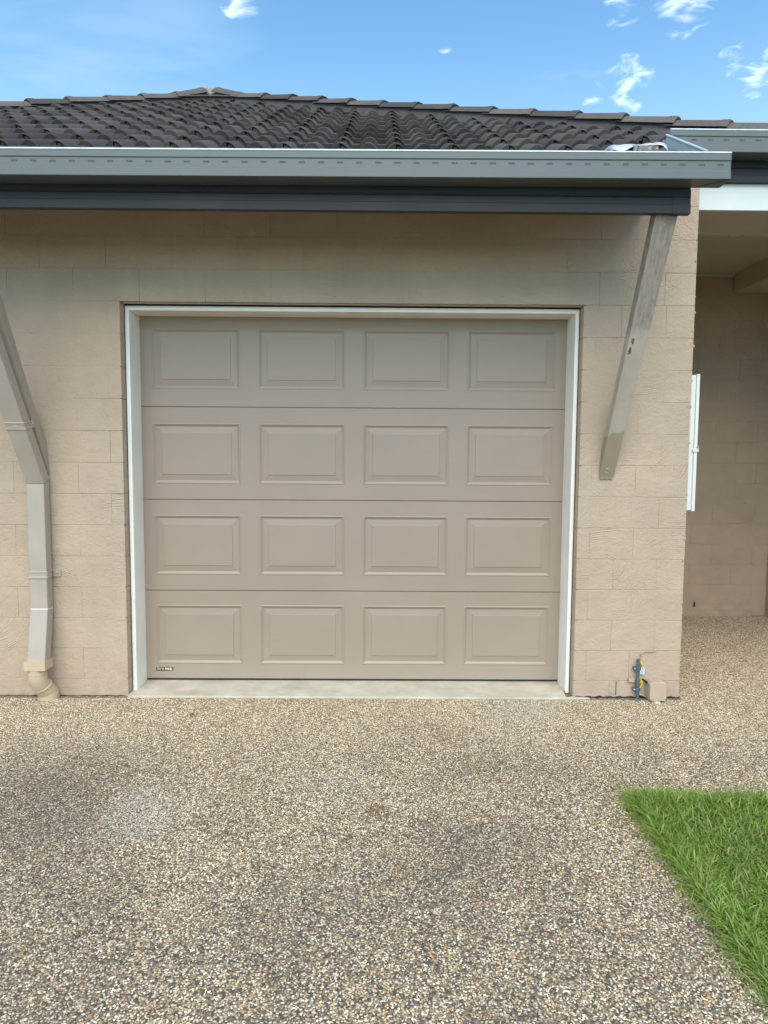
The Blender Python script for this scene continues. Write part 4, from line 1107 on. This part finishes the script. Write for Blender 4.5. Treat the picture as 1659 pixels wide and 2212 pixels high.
V = np.concatenate([p[0] for p in parts]); AL = np.concatenate([p[1] for p in parts]); T = np.concatenate([p[2] for p in parts])
n = len(V); base = (np.arange(n)*9)[:, None]
fq = np.concatenate([base+np.array([[0, 1, 3, 2]]), base+np.array([[2, 3, 5, 4]]), base+np.array([[4, 5, 7, 6]])]).astype(int)
ft = (base+np.array([[6, 7, 8]])).astype(int)
me = bpy.data.meshes.new('grass'); me.from_pydata(V.reshape(-1, 3).tolist(), [], fq.tolist()+ft.tolist())
for nm, arr in (('tint', T), ('along', AL)):
    at = me.attributes.new(nm, 'FLOAT', 'POINT'); at.data.foreach_set('value', arr.reshape(-1).astype(np.float32))
for p in me.polygons: p.use_smooth = True
o = link('grass', me, MGRASS); tag(o, 'bright green broad-bladed lawn at the corner of the driveway', 'grass', kind='stuff')

# ------------------------------------------------------------------ litter
def leaf(name, label, loc, L_, w, col, rz, curl=0.3):
    m = MB(); rings = []
    for k in range(7):
        f = k/6; hw = w*math.sin(math.pi*(0.06+0.9*f))**0.8
        rings.append([((f-.5)*L_, -hw, .004+curl*L_*abs(f-.5)**1.5), ((f-.5)*L_, 0, .002+curl*L_*abs(f-.5)**1.5), ((f-.5)*L_, hw, .005+curl*L_*abs(f-.5)**1.5)])
    m.loft(rings, False, False)
    o = m.build(name, simple(name+'_skin', col, 0.6, 0.2, 60), None, smooth=True); o.location = loc; o.rotation_euler = (0, 0, rz)
    tag(o, label, 'leaf'); return o


leaf('fallen_leaf', 'small yellow leaf on the pebbles below the grey conduit', (1.534, -0.166, 0.003), 0.030, 0.008, (0.62, 0.30, 0.02), 0.2)
leaf('fallen_leaf', 'small red leaf lying in the lawn', (1.53, -1.88, 0.05), 0.035, 0.006, (0.42, 0.07, 0.04), 1.9)
leaf('fallen_leaf', 'curled brown leaf on the pebbles left of centre near the threshold', (-1.094, -0.33, 0.003), 0.042, 0.006, (0.16, 0.075, 0.03), 1.0, 0.5)
m = MB(); m.tube([(1.085, -2.02, .006), (1.088, -2.06, .010), (1.095, -2.10, .010), (1.105, -2.14, .009), (1.118, -2.19, .012)], [.004, .003, .0022, .0018, .0012], 7); o = m.build('dry_stalk', simple('dry_straw', (0.42, 0.27, 0.12), 0.7, 0.2, 50), None, smooth=True); tag(o, 'dry straw-coloured grass stalk at the edge of the lawn', 'stalk')
